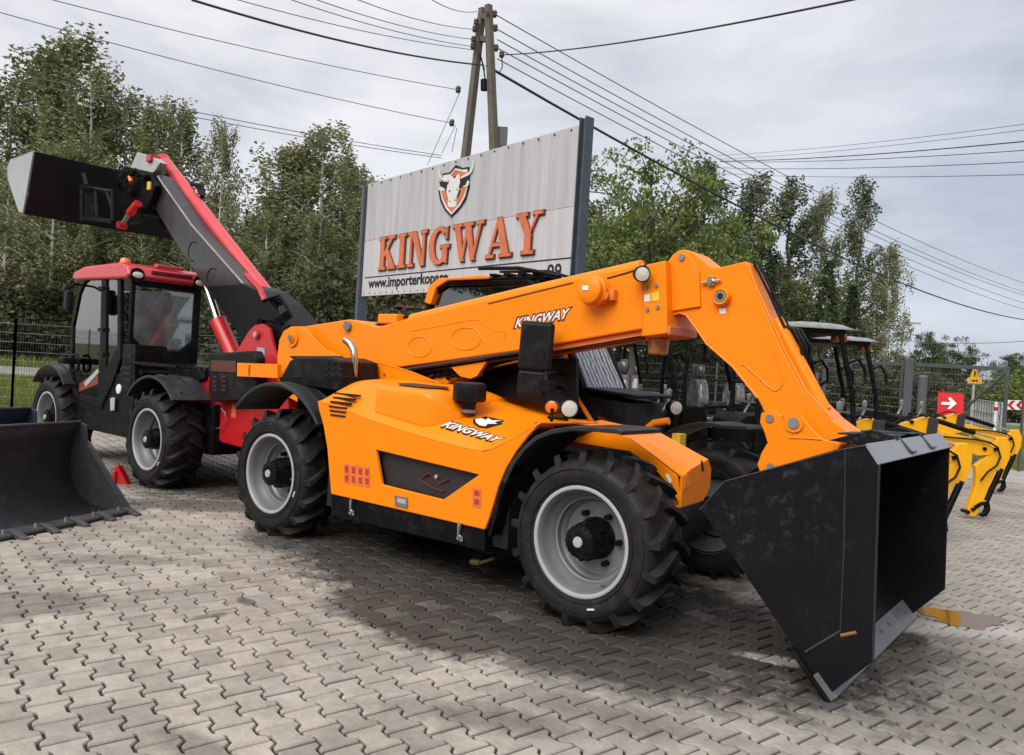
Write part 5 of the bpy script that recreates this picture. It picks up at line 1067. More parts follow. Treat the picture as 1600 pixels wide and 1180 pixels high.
em([(300, 470), (440, 480), (470, 600), (420, 620), (320, 560)], 2, DARK, 'emblem_shade'); em([(640, 440), (810, 350), (800, 480), (700, 560), (640, 600)], 2, DARK, 'emblem_shade'); em([(400, 600), (440, 620), (470, 880), (440, 760)], 2, DARK, 'emblem_shade'); em([(650, 580), (660, 650), (600, 760), (590, 700)], 2, DARK, 'emblem_shade')
em([(465, 370), (520, 385), (560, 430), (600, 370), (640, 340), (650, 500), (620, 580), (640, 600), (610, 680), (590, 740), (590, 870), (560, 905), (470, 905), (445, 870), (450, 760), (420, 650), (440, 530), (470, 500)], 3, WHT, 'bull_head')
em([(300, 250), (315, 350), (360, 415), (450, 430), (440, 475), (350, 450), (305, 400), (290, 330)], 3, WHT, 'bull_horn'); em([(870, 90), (850, 250), (790, 320), (660, 400), (665, 425), (790, 370), (840, 320), (870, 230), (875, 120)], 3, WHT, 'bull_horn')
em([(290, 590), (330, 560), (400, 600), (370, 630), (310, 630)], 3, WHT, 'bull_ear'); em([(690, 550), (740, 540), (780, 450), (810, 480), (790, 540), (740, 570)], 3, WHT, 'bull_ear')
em([(530, 390), (580, 385), (555, 420)], 4, DARK, 'emblem_mark'); em([(465, 790), (495, 800), (485, 825)], 4, DARK, 'emblem_mark'); em([(555, 785), (580, 770), (570, 805)], 4, DARK, 'emblem_mark'); em([(460, 620), (490, 620), (480, 660)], 4, DARK, 'emblem_mark'); em([(590, 600), (620, 595), (600, 630)], 4, DARK, 'emblem_mark')

# ================================================================ A-SHAPED UTILITY POLE and wires
PD = 20.0
WOODP = mat('weathered_concrete_pole', (.13, .115, .09), .8, var=.3, nscale=2, bump=.3, bscale=20)
PL = thing('utility_pole', 'tall weathered A-shaped utility pole rising behind the billboard', 'utility pole', (G.at(735, 600, PD).x, PD, 0), 0)
po = Vector((G.at(735, 600, PD).x, PD, 0))
def pp(px, py, y=0): return G.at(px, py, PD+y)-po
def leg(top, low, y):
    a = pp(*top, y); c = pp(*low, y); t_ = a.z/(a.z-c.z); gnd = a+(c-a)*t_; b = MB(); b.cyl(gnd, a, .17, 4, .11, smooth=False); return b.build('pole_leg', WOODP, PL, .01)
leg((754, 14), (728, 240), 0.12); leg((763, 8), (772, 235), -.12)
b = MB(); b.cyl(pp(761, 20, -.3), pp(761, 20, .3), .05, 8)
for p in ((757, 60), (757, 25)): b.box(tuple(pp(p[0]-7, p[1]+4)), tuple(pp(p[0]+6, p[1]-4)+Vector((0, .1, 0))))
b.build('pole_bracket', WOODP, PL)
INS = mat('brown_insulator', (.07, .05, .04), .35, coat=.4)
ins = {}
for key, p in dict(l1=(744, 35), l2=(742, 45), l3=(740, 62), l4=(739, 72), r1=(773, 22), r2=(774, 44), r3=(775, 75), m1=(784, 85), lw=(716, 140), lv=(706, 192)).items():
    c = pp(*p, -.05); ins[key] = c
    MB().lathe([(0, -.09), (.05, -.08), (.07, -.03), (.055, 0), (.07, .03), (.05, .08), (0, .09)], o=c, d=(0, 0, 1), n=12).build('insulator', INS, PL)
b = MB().cyl(pp(757, 125), pp(757, 141), .10, 14); b.cyl(pp(757, 110), pp(750, 85), .02, 6); b.build('cable_drum', BLACKP, PL)
a = pp(784, 216, .1); MB().box((a.x-.12, a.y-.15, a.z-.25), (a.x+.14, a.y+.15, a.z+.25), Matrix.Rotation(math.radians(0), 3, 'Y')).build('meter_box', mat('box_grey', (.12, .11, .10), .6), PL)
b = MB(); b.tube([pp(784, 88, -.1), pp(785, 105, -.1), pp(780, 114, -.1), pp(770, 112, -.1)], .015, 6); b.tube([pp(752, 90), pp(756, 110), pp(758, 125)], .02, 6); b.build('jumper_cable', BLACKP, PL)
wm = mat('wire_dark', (.03, .03, .035), .5); wm2 = mat('wire_grey', (.16, .16, .17), .5)
WG = 'overhead wires strung from the pole and across the sky'
def wire(pa, da, pb, db, r, lab, sag=.25, m=wm, grp=WG, mid=None):
    a, c = G.at(*pa, da), G.at(*pb, db); pts = []
    o = a.lerp(c, .5)
    for k in range(25):
        t_ = k/24; p = a.lerp(c, t_); p.z -= sag*4*t_*(1-t_); pts.append(p)
    b = MB().tube(pts, r, 6); ob_ = b.build('overhead_wire', m, fix=False)
    tag(ob_, lab, 'wire', grp)
wire((300, 0), 12, (756, 102), PD, .020, 'thickest black cable running from the top edge down left of the pole', .15); wire((760, 103), PD, (1602, 500), 60, .035, 'thick black cable descending from the pole to the right edge', 1.1)
wire((784, 86), PD, (1345, -3), 9, .014, 'black cable rising from the pole to the top right', .12)
for (pa, pb, lab) in (((75, -2), (720, 141), 'thin wire from the top left corner meeting the pole lowest but one'), ((-2, 19), (708, 193), 'thin wire from the left edge meeting the pole lowest'), ((-2, 108), (690, 243), 'upper of the pair of wires crossing behind the birch tops'), ((-2, 120), (690, 247), 'lower of the pair of wires crossing behind the birch tops'),
                      ((450, -2), (739, 73), 'thin wire left of the pole, third above the thick cable'), ((365, -2), (740, 78), 'thin wire just above the thick black cable'), ((555, -2), (741, 46), 'thin wire left of the pole, second from the top'), ((490, -2), (741, 62), 'thin wire left of the pole between two close neighbours'), ((672, -2), (746, 18), 'topmost thin wire on the left of the pole')):
    wire(pa, 14, pb, PD, .0085, lab, .1, wm2)
for (pa, pb, lab) in (((776, 24), (1602, 443), 'highest of the wires fanning right from the pole'), ((777, 46), (1602, 457), 'second of the wires fanning right from the pole'), ((777, 62), (1602, 462), 'third of the wires fanning right from the pole'), ((777, 75), (1602, 474), 'fourth of the wires fanning right from the pole'), ((777, 92), (1602, 484), 'lowest thin wire fanning right from the pole')):
    wire(pa, PD, pb, 55, .014, lab, .6, wm2)
for (pa, pb, r, lab) in (((1120, 243), (1602, 194), .008, 'topmost wire crossing the sky at the right'), ((1120, 249), (1602, 203), .008, 'second wire crossing the sky at the right'), ((1125, 252), (1602, 221), .018, 'thick upper cable crossing the sky at the right'), ((1125, 253), (1602, 235), .012, 'medium cable under the thick upper one at the right'), ((1120, 262), (1602, 253), .012, 'second lowest cable at the right'), ((1120, 271), (1602, 273), .010, 'level lowest cable crossing the sky at the right')):
    wire(pa, 40, pb, 22, r, lab, .12)
for (pa, pb, lab) in (((720, 141), (668, 258), 'stay wire slanting down left from the pole'), ((712, 196), (690, 240), 'short service wire beside the billboard top'), ((714, 200), (706, 238), 'shortest service wire at the billboard top')): wire(pa, PD, pb, PD+.5, .008, lab, .0, wm2)
wire((1380, 528), 70, (1602, 533), 50, .02, 'low wire over the small trees at the right', .3, wm2)

# ================================================================ FENCE, GATE, ROADSIDE SIGNS
FM = mat('dark_fence_metal', (.07, .075, .075), .5, var=.15); GM = mat('gate_grey_metal', (.05, .055, .06), .5, var=.12)
def mesh_panel(t, a, c, z0, z1, name='mesh_panel', step=.055, r=.0035, m=FM):
    d = c-a; L_ = d.length; d.normalize(); n_ = Vector((-d.y, d.x, 0)); b = MB()
    def bar(p, q, w_):
        up = (q-p).normalized(); s_ = d if abs(up.z) > .5 else Vector((0, 0, 1)); vs = []
        for e in (p, q): vs += [e+s_*w_, e-s_*w_*.5+n_*w_*.87, e-s_*w_*.5-n_*w_*.87]
        b.add(vs, [(0, 1, 4, 3), (1, 2, 5, 4), (2, 0, 3, 5)])
    k = 0
    while k*step <= L_: p = a+d*(k*step); bar(p+Vector((0, 0, z0)), p+Vector((0, 0, z1)), r); k += 1
    z = z0
    while z <= z1+.001: bar(a+Vector((0, 0, z)), c+Vector((0, 0, z)), r*(2.2 if k % 2 else 1.4)); z += .2
    return b.build(name, m, t, fix=False)
def fence(p0, p1, z1, label, n_, base=.05):
    t = thing('mesh_fence', label, 'fence', (p0[0], p0[1], 0)); a = Vector((0, 0, 0)); c = Vector((p1[0]-p0[0], p1[1]-p0[1], 0))
    for k in range(n_+1):
        p = a.lerp(c, k/n_); MB().box((p.x-.02, p.y-.02, 0), (p.x+.02, p.y+.02, z1+.02)).build('fence_post', FM, t)
        if k < n_: mesh_panel(t, p, a.lerp(c, (k+1)/n_), base, z1)
    return t
fence(FENCE[0], FENCE[1], 1.95, 'dark wire mesh fence at the far left in front of the grass verge', 6)
fence(FENCE[1], FENCE[2], 1.95, 'dark wire mesh fence running behind the machines and billboard', 7)
g0 = Vector((*FENCE[2], 0)); g1 = Vector((10.70, 16.91, 0)); t = thing('sliding_gate', 'grey steel mesh gate with arrow sign behind the mini excavators', 'gate', tuple(g0)); gd = g1-g0; gu = gd.normalized()
RZ = Matrix.Rotation(math.atan2(gd.y, gd.x), 3, 'Z'); Lg = gd.length
def gbar(x0, x1, z0, z1, w_=.03, nm='gate_bar', m=GM): return MB().box((x0, -w_, z0), (x1, w_, z1), RZ).build(nm, m, t, .005)
gbar(0, Lg, 2.13, 2.21); gbar(0, Lg, .06, .20, .05); gbar(Lg-.08, Lg, .2, 2.13); gbar(0, .08, .2, 2.13); gbar(Lg*.44, Lg*.44+.06, .2, 2.13)
b = MB(); b.tube([RZ@Vector((Lg*.66, 0, .7)), RZ@Vector((Lg-.1, 0, 2.05))], .03, 4); b.build('gate_brace', GM, t)
mesh_panel(t, RZ@Vector((.09, 0, 0)), RZ@Vector((Lg-.09, 0, 0)), .2, 2.12, r=.004, step=.06, m=GM)
for k in range(34): x = .1+k*(Lg-.2)/33; MB().box((x-.006, -.006, 2.21), (x+.006, .006, 2.32), RZ).build('gate_spike', GM, t)
tp_ = thing('gate_post', 'thick dark grey gate post in the middle of the gate line', 'post', (8.96, 17.75, 0), math.atan2(gd.y, gd.x)); MB().box((-.09, -.09, 0), (.09, .09, 2.30)).build('post_tube', mat('post_slate', (.06, .065, .08), .5), tp_, .01)
tp_ = thing('gate_guide', 'shorter rounded dark post beside the thick gate post', 'post', (9.22, 17.62, 0), math.atan2(gd.y, gd.x)); MB().box((-.10, -.06, 0), (.10, .06, 1.95)).build('post_tube', FM, tp_, .05)
fence((10.9, 16.7), FENCE[4], 1.95, 'mesh fence continuing beyond the gate at the right edge', 5)
# red arrow sign on the gate
t = thing('arrow_sign', 'red square sign with white right arrow hung on the gate', 'sign', (0, 0, 0))
def on_gate(px, py, off=-.10):
    d = ray(px, py); n_ = np.array([-gu.y, gu.x]); o_ = np.array([g0.x, g0.y])+n_*off; tt = ((o_)@n_)/(d[:2]@n_); return Vector((d[0]*tt, d[1]*tt, CAMH+d[2]*tt))
nv = Vector((gu.y, -gu.x, 0))
def gpoly(pix, off, th, nm, m): 
    P_ = [on_gate(*p, off) for p in pix]; n_ = len(P_); b = MB(); Q_ = [p-nv*th for p in P_]; tr = tessellate_polygon([P_]); b.add(P_+Q_, [tuple(x) for x in tr]+[tuple(x+n_ for x in y) for y in tr]+[(i, (i+1) % n_, (i+1) % n_+n_, i+n_) for i in range(n_)]); return b.build(nm, m, t)
gpoly([(1466, 613), (1506, 615.5), (1505, 648), (1464, 648)], -.10, .02, 'sign_board', mat('sign_red', (.66, .012, .02), .45))
gpoly([(1471, 628), (1485, 628.5), (1481, 621.5), (1485.5, 621), (1495, 630.5), (1484.5, 639.5), (1480, 639), (1485, 633), (1471, 632.5)], -.125, .004, 'arrow', WHITE)
# yellow warning sign, chevrons, markers, white railing and street lamp beyond the fence
def dist_sign(D_, pieces, post, lab, nm, cat, zpost):
    c = G.at(post[0], post[1], D_); t = thing(nm, lab, cat, (c.x, c.y, 0)); 
    for pix, m, k, pn in pieces:
        P_ = [(G.at(*p, D_).x-c.x, G.at(*p, D_).z) for p in pix]; MB().prism(P_, -.03-.006*k, -.026-.006*k+.0).build(pn, m, t)
    MB().cyl((0, .02, 0), (0, .02, zpost), .04, 8).build('sign_post', PALEGREY, t); return t
SY = mat('sign_yellow', (.78, .40, .02), .45)
dist_sign(26, [([(1512, 594), (1532, 594), (1522, 572)], SY, 0, 'warning_triangle'), ([(1511, 590), (1533, 590), (1533, 600), (1511, 599)], SY, 1, 'plate'), ([(1521, 580), (1523.5, 580), (1523, 588), (1521.5, 588)], DARK, 3, 'sign_print'), ([(1517, 594), (1527, 594), (1527, 596), (1517, 596)], DARK, 3, 'sign_print')], (1522, 600), 'yellow triangular warning sign with a plate on a thin post beyond the gate', 'warning_sign', 'sign', 2.4)
CRD = mat('chevron_red', (.42, .01, .03), .5)
chv = [([(1572, 625), (1640, 627), (1640, 642), (1572, 640)], WHITE, 0, 'board')]
for k in range(4):
    x = 1573+k*13.5; chv.append(([(x, 633), (x+7, 626), (x+13, 626.2), (x+6, 633.2), (x+13, 640.4), (x+7, 640)], CRD, 1+.1*k, 'chevron'))
dist_sign(30, chv, (1600, 640), 'red and white chevron board beyond the fence at the right edge', 'chevron_sign', 'sign', 1.4)
t = thing('guard_railing', 'pale metal railing along the road beyond the gate', 'railing', (0, 0, 0))
b = MB(); A1, A2 = G.at(1518, 624, 40), G.at(1566, 630, 34)
for k in range(13):
    p = A1.lerp(A2, k/12); MB().box((p.x-.03, p.y-.03, 0), (p.x+.03, p.y+.03, p.z)).build('railing_post', PALEGREY, t)
for f_ in (1, .6, .25): MB().tube([Vector((A1.x, A1.y, A1.z*f_)), Vector((A2.x, A2.y, A2.z*f_))], .035, 6).build('railing_bar', PALEGREY, t)
t = thing('marker_post', 'white roadside marker post with red band beyond the gate', 'marker post', (G.at(1556, 640, 32).x, 32, 0)); MB().box((-.06, -.04, 0), (.06, .04, 1.35)).build('post', WHITE, t, .01); MB().box((-.065, -.045, 1.0), (.065, .045, 1.15)).build('red_band', CRD, t)
c = G.at(1407, 560, 60); t = thing('street_lamp', 'thin distant street lamp with short arm right of the tall trees', 'street lamp', (c.x, 60, 0)); zl = G.at(1410, 504, 60).z
MB().tube([(0, 0, 0), (0, 0, zl-.6), (.15, 0, zl-.15), (.7, 0, zl)], .07, 6).build('lamp_post', PALEGREY, t); MB().box((.6, -.12, zl-.06), (1.35, .12, zl+.08)).build('lamp_head', PALEGREY, t, .03)

# ================================================================ HOUSES behind the trees
def house(D_, pl, pr, ptop, peave, lab, roofm, wallm):
    a, c = G.at(*pl, D_), G.at(*pr, D_); W = c.x-a.x; t = thing('house', lab, 'house', (a.x, D_, 0)); ze = G.at(pl[0], peave, D_).z; zt = G.at(pl[0], ptop, D_).z
    MB().box((0, 0, 0), (W, 7, ze)).build('wall', wallm, t)
    r_ = MB().prism([(-.4, ze-.1), (3.5, zt), (7.4, ze-.1)], -.4, W+.4, 'x').build('roof', roofm, t)
    MB().box((W*.6, 3, zt-.6), (W*.6+.6, 3.6, zt+.7)).build('chimney', mat('brick', (.25, .10, .07), .8), r_)
    for k in range(4): w_ = MB().box((W*(.1+.22*k), -.05, 1), (W*(.1+.22*k)+1, -.001, 2.3)).build('window', GLASSD, t)
house(44, (628, 480), (712, 480), 452, 478, 'house with rust red roof seen below the billboard', mat('tile_red', (.22, .09, .075), .7), mat('render', (.45, .42, .38), .8))
house(48, (488, 470), (545, 470), 440, 462, 'pale house with grey roof beside the left billboard post', mat('roof_grey', (.25, .26, .28), .6), mat('render2', (.42, .42, .42), .8))

# ================================================================ TREES
def leaf_mat(name, c1, c2, c3):
    m, N, L, B = new_mat(name); g = N.new('ShaderNodeNewGeometry'); tc = N.new('ShaderNodeTexCoord'); n_ = N.new('ShaderNodeTexNoise'); n_.inputs['Scale'].default_value = .7; n_.inputs['Detail'].default_value = 3
    L.new(tc.outputs['Object'], n_.inputs['Vector']); oi = N.new('ShaderNodeObjectInfo')
    ad = N.new('ShaderNodeMath'); ad.operation = 'MULTIPLY_ADD'; L.new(g.outputs['Random Per Island'], ad.inputs[0]); ad.inputs[1].default_value = .6; mm = N.new('ShaderNodeMath'); mm.operation = 'MULTIPLY_ADD'; L.new(n_.outputs[0], mm.inputs[0]); mm.inputs[1].default_value = .6
    m3 = N.new('ShaderNodeMath'); m3.operation = 'MULTIPLY_ADD'; L.new(oi.outputs['Random'], m3.inputs[0]); m3.inputs[1].default_value = .2; m3.inputs[2].default_value = -.12; L.new(m3.outputs[0], mm.inputs[2]); L.new(mm.outputs[0], ad.inputs[2])
    r = N.new('ShaderNodeValToRGB'); r.color_ramp.elements[0].color = c1+(1,); r.color_ramp.elements[1].color = c3+(1,); q = r.color_ramp.elements.new(.5); q.color = c2+(1,); r.color_ramp.elements[0].position = .15; r.color_ramp.elements[2].position = .9
    L.new(ad.outputs[0], r.inputs[0]); L.new(r.outputs[0], B.inputs['Base Color']); B.inputs['Roughness'].default_value = .55; B.inputs['Specular IOR Level'].default_value = .3
    tr = N.new('ShaderNodeBsdfTranslucent'); L.new(r.outputs[0], tr.inputs[0]); mx = N.new('ShaderNodeMixShader'); mx.inputs[0].default_value = .3; L.new(B.outputs[0], mx.inputs[1]); L.new(tr.outputs[0], mx.inputs[2]); L.new(mx.outputs[0], N['Material Output'].inputs[0])
    return m
LB = leaf_mat('birch_leaves', (.11, .125, .052), (.19, .205, .09), (.29, .30, .155))
LO = leaf_mat('oak_leaves', (.075, .11, .026), (.15, .20, .055), (.27, .31, .10))
LP = leaf_mat('poplar_leaves', (.06, .08, .035), (.11, .135, .062), (.19, .21, .11))
LC = leaf_mat('conifer_needles', (.02, .036, .014), (.042, .068, .026), (.08, .11, .04))
LS = leaf_mat('shrub_leaves', (.045, .052, .026), (.085, .09, .045), (.15, .145, .075))
LG = leaf_mat('bright_shrub_leaves', (.07, .10, .02), (.13, .18, .035), (.2, .26, .06))
BIRB = mat('birch_bark', (.60, .58, .52), .8, var=.35, nscale=4); BARK = mat('grey_bark', (.10, .085, .065), .9, var=.3)
def leaves(centers, per, rad, stretch, size, seed):
    """centres (n,3); leaf quads scattered round them"""
    R_ = np.random.RandomState(seed); n_ = len(centers)*per; c = np.repeat(np.array(centers), per, 0); rr = np.repeat(np.array(rad).reshape(-1, 1)*np.ones((len(centers), 1)), per, 0)
    off = R_.normal(0, 1, (n_, 3)); off /= np.linalg.norm(off, axis=1)[:, None]; off *= (R_.rand(n_, 1)**.45)*rr; off[:, 2] *= stretch
    if stretch > 1: off[:, 2] -= rr[:, 0]*.4
    p = c+off; u = R_.normal(0, 1, (n_, 3)); u /= np.linalg.norm(u, axis=1)[:, None]; v = np.cross(u, R_.normal(0, 1, (n_, 3))); v /= np.linalg.norm(v, axis=1)[:, None]
    s = size*(.6+.8*R_.rand(n_, 1)); u *= s; v *= s*.62
    vs = np.stack([p-u, p-v, p+u, p+v], 1).reshape(-1, 3); me = bpy.data.meshes.new('leaves'); me.vertices.add(len(vs)); me.vertices.foreach_set('co', vs.ravel())
    me.loops.add(n_*4); me.loops.foreach_set('vertex_index', np.arange(n_*4)); me.polygons.add(n_); me.polygons.foreach_set('loop_start', np.arange(n_)*4); me.update(); me.validate(); return me
def tree_proto(kind, seed):
    """unit: metres for a tree 18 m tall; returns (trunk mesh, crown mesh)"""
    R_ = np.random.RandomState(seed); H = 18.; b = MB(); cen = []; rad = []
    if kind == 'birch':
        lean = R_.normal(0, .35, 2); tr = [(lean[0]*k/8*k/8, lean[1]*k/8, H*.93*k/8) for k in range(9)]; b.tube(tr, .17, 7, .03)
        for k in range(54):
            f = .26+.72*(k/54.)**.9; z = H*f; ax, ay = lean[0]*f*f, lean[1]*f; w_ = (1.7+.75*(seed % 3))*(.55 if k % 6 < 2 else 1.1)*math.sin(min(1, (1.04-f)*1.75)*math.pi/2)**.8*(.55+.6*R_.rand())
            a = R_.rand()*6.283; e = Vector((ax+w_*math.cos(a), ay+w_*math.sin(a), z+w_*.25)); b.tube([(ax, ay, z-w_*.5), (lerp(ax, e.x, .5), lerp(ay, e.y, .5), z), tuple(e)], .04, 4, .012)
            for q in range(3): t_ = .45+.3*q; cen.append((lerp(ax, e.x, t_)+R_.normal(0, .25), lerp(ay, e.y, t_)+R_.normal(0, .25), lerp(z-w_*.2, e.z, t_)-.25*t_*w_)); rad.append(.42+.3*R_.rand())
        me = leaves(cen, 62, [q*.72 for q in rad], 2.9, .098, seed)
    elif kind == 'oak':
        tr = [(0, 0, 0), (.1, 0, 3), (0, .1, 6)]; b.tube(tr, .38, 8, .28)
        for k in range(18):
            a = 6.283*k/18+R_.normal(0, .3); el = .15+1.1*R_.rand(); Lb = 7.5+3*R_.rand(); st = Vector((0, 0, 4+2.5*R_.rand())); p = st; pts = [tuple(p)]; d = Vector((math.cos(a)*math.cos(el), math.sin(a)*math.cos(el), math.sin(el)))
            for q in range(5):
                d = (d+Vector(R_.normal(0, .22, 3))+Vector((0, 0, .10))).normalized(); p = p+d*Lb/5; pts.append(tuple(p))
                if q >= 1:
                    for s_ in range(5):
                        e = p+Vector(R_.normal(0, 1.15, 3)); b.tube([tuple(p), tuple(p.lerp(e, .5)+Vector((0, 0, .2))), tuple(e)], .05, 4, .015)
                        cen.append(tuple(e)); rad.append(.7+.6*R_.rand())
            b.tube(pts, .2, 6, .05)
        me = leaves(cen, 105, rad, .7, .125, seed)
    elif kind == 'poplar':
        tr = [(R_.normal(0, .12), R_.normal(0, .12), H*.97*k/8) for k in range(9)]; b.tube(tr, .20, 7, .04)
        for k in range(46):
            f = .22+.76*k/46; z = H*f; w_ = (1.9*(1-abs(f-.5)*1.1))*(.35+.8*R_.rand()); a = R_.rand()*6.283; e = Vector((w_*math.cos(a), w_*math.sin(a), z+1.0+w_*.5)); b.tube([(0, 0, z-.4), (e.x*.5, e.y*.5, z+.2), tuple(e)], .045, 4, .012)
            for q in range(2): t_ = .55+.45*q; cen.append((e.x*t_, e.y*t_, lerp(z, e.z, t_))); rad.append(.5+.45*R_.rand())
        me = leaves(cen, 85, [q*.85 for q in rad], 1.15, .108, seed)
    elif kind == 'conifer':
        b.tube([(0, 0, 0), (0, 0, H*.98)], .2, 7, .03)
        for k in range(70):
            f = .06+.93*k/70; z = H*f; w_ = 2.9*(1-f)**.85+.15; 
            for q in range(4): a = R_.rand()*6.283; u = .5+.5*R_.rand(); cen.append((w_*u*math.cos(a), w_*u*math.sin(a), z-w_*u*.25)); rad.append(.30+.32*(1-f))
        me = leaves(cen, 26, rad, .6, .12, seed)
    else:      # shrub, 5 m tall with many stems
        for k in range(9):
            a = R_.rand()*6.283; e = (2.2*math.cos(a)*R_.rand(), 2.2*math.sin(a)*R_.rand(), 3+1.6*R_.rand()); b.tube([(0, 0, 0), (e[0]*.4, e[1]*.4, 1.5), e], .06, 4, .02)
        for k in range(105):
            d = R_.normal(0, 1, 3); d /= np.linalg.norm(d); u = R_.rand()**.4; cen.append((d[0]*u*2.5, d[1]*u*2.5, 2.3+d[2]*u*2.2+.3*math.sin(3*d[0]))); rad.append(.5+.45*R_.rand())
        me = leaves(cen, 75, rad, .9, .095, seed)
    tm = b.build('trunk', None, fix=False); t_me = tm.data; bpy.data.objects.remove(tm); return t_me, me
LDK = leaf_mat('dark_green_leaves', (.03, .05, .018), (.06, .09, .03), (.11, .145, .05))
PROT = {}
for kind, seeds in (('birch', (1, 2, 3, 4)), ('oak', (11, 12)), ('poplar', (21, 22)), ('conifer', (31,)), ('shrub', (41, 42, 43))):
    PROT[kind] = [tree_proto(kind, s_) for s_ in seeds]
LM = dict(birch=LB, oak=LO, poplar=LP, conifer=LC, shrub=LS); BM_ = dict(birch=BIRB, oak=BARK, poplar=BARK, conifer=BARK, shrub=BARK)
for k_, l_ in PROT.items():
    for tm_, cm_ in l_: tm_.materials.append(BM_[k_]); cm_.materials.append(LM[k_])
cnt = 0
def tree(kind, px, ptop, D_, label, group, wscale=1.0, lm=None, name=None):
    """stands where the pixel column px meets depth D_, its top at pixel row ptop"""
    global cnt
    zt = G.at(px, ptop, D_).z; xx = G.at(px, ptop, D_).x; tm_, cm_ = PROT[kind][cnt % len(PROT[kind])]; H = 18. if kind != 'shrub' else 5.; s = zt/H
    t = thing(name or {'birch': 'birch_tree', 'oak': 'oak_tree', 'poplar': 'poplar_tree', 'conifer': 'conifer_tree', 'shrub': 'shrub'}[kind], label, 'shrub' if kind == 'shrub' else 'tree', (xx, D_, -.05), RN.rand()*6.283, group)
    t.scale = (s*wscale, s*wscale, s); o1 = obj('trunk', tm_, None, t); o2 = obj('crown', cm_, None, t)
    if lm: o2.data = cm_.copy(); o2.data.materials[0] = lm
    cnt += 1; return t
bg_ = 'birches standing beyond the road at the left'
def birch_label(px, pt, D_):
    where = ('at the left picture edge' if px < 40 else 'behind the raised bucket' if px < 180 else 'behind the red cab roof' if px < 300 else 'behind the raised boom' if px < 430 else 'just left of the billboard post' if px < 570 else 'behind the billboard')
    size = 'tall' if pt < 200 else 'middling' if pt < 290 else 'low'
    rank = sum(1 for q in BL if q[0] < px)
    return '%s birch %s, %s from the left in the birch row' % (size, where, ORD[rank])
ORD = 'first second third fourth fifth sixth seventh eighth ninth tenth eleventh twelfth thirteenth fourteenth fifteenth sixteenth seventeenth eighteenth nineteenth twentieth twenty-first twenty-second twenty-third twenty-fourth twenty-fifth twenty-sixth twenty-seventh twenty-eighth'.split()
BL = [(-40, 150, 50), (25, 118, 52), (70, 92, 50), (118, 58, 54), (160, 104, 50), (205, 145, 53), (250, 165, 49), (292, 158, 53), (350, 183, 48), (322, 300, 56), (400, 335, 54), (440, 222, 50), (480, 232, 53), (512, 198, 50), (545, 228, 54), (585, 272, 58), (375, 350, 58), (92, 215, 45), (228, 300, 46), (420, 330, 46), (560, 300, 47), (15, 250, 46), (150, 240, 45), (300, 350, 46), (500, 330, 45), (620, 300, 60), (665, 330, 62)]
for k, (px, pt, D_) in enumerate(BL):
    lab = {3: 'tallest birch at the left, its top clear above the raised bucket', 8: 'slender birch with narrow drooping top right of the raised boom', 13: 'broad birch just left of the billboard, its top near the wires'}.get(k)
    tree('birch', px, pt, D_, lab or birch_label(px, pt, D_), bg_ if not lab else None, .72 if k == 8 else 1.75 if k in (3, 13, 11) else 1.3)
sg = 'shrubs of the undergrowth below the birches'
for k in range(26):
    px = -60+k*29+RN.normal(0, 8); tree('shrub', px, 440+RN.normal(0, 28), 44+5*RN.rand(), 'dull green brown shrub, %s from the left in the undergrowth below the birches' % ORD[k], sg, 1.15)
for k in range(17):
    px = -50+k*44; tree('shrub', px, 352+RN.normal(0, 22), 57+5*RN.rand(), 'tall dense bush behind the birch trunks, %s from the left' % ORD[k], 'tall bushes closing the wood behind the birches', .95)
# far side wood as one mass behind everything on the left
def wood_mass(x0, x1, ytop, D_, seed, nm, lab, m, per=24, n_=420, pxr=1.0):
    R_ = np.random.RandomState(seed); cen = []; rad = []
    for k in range(n_):
        px = lerp(x0, x1, R_.rand()); zt = G.at(px, ytop+R_.normal(0, 14), D_).z; z = .5+(zt-.5)*R_.rand()**.75; cen.append((G.at(px, ytop, D_).x, D_+R_.normal(0, 2.0), z)); rad.append(1.3+.7*R_.rand())
    me = leaves(cen, per, rad, .9, .24, seed); o = obj(nm, me, m); tag(o, lab, 'woodland', kind='stuff'); return o
wood_mass(-80, 700, 372, 70, 5, 'woodland', 'dense far woodland mass behind the birches at the left', LB, 40, 620)
wood_mass(900, 1340, 470, 72, 6, 'woodland', 'dark far woodland mass low behind the right hand trees', LP, 40, 300)
rg = 'tall trees at the right beyond the gate'
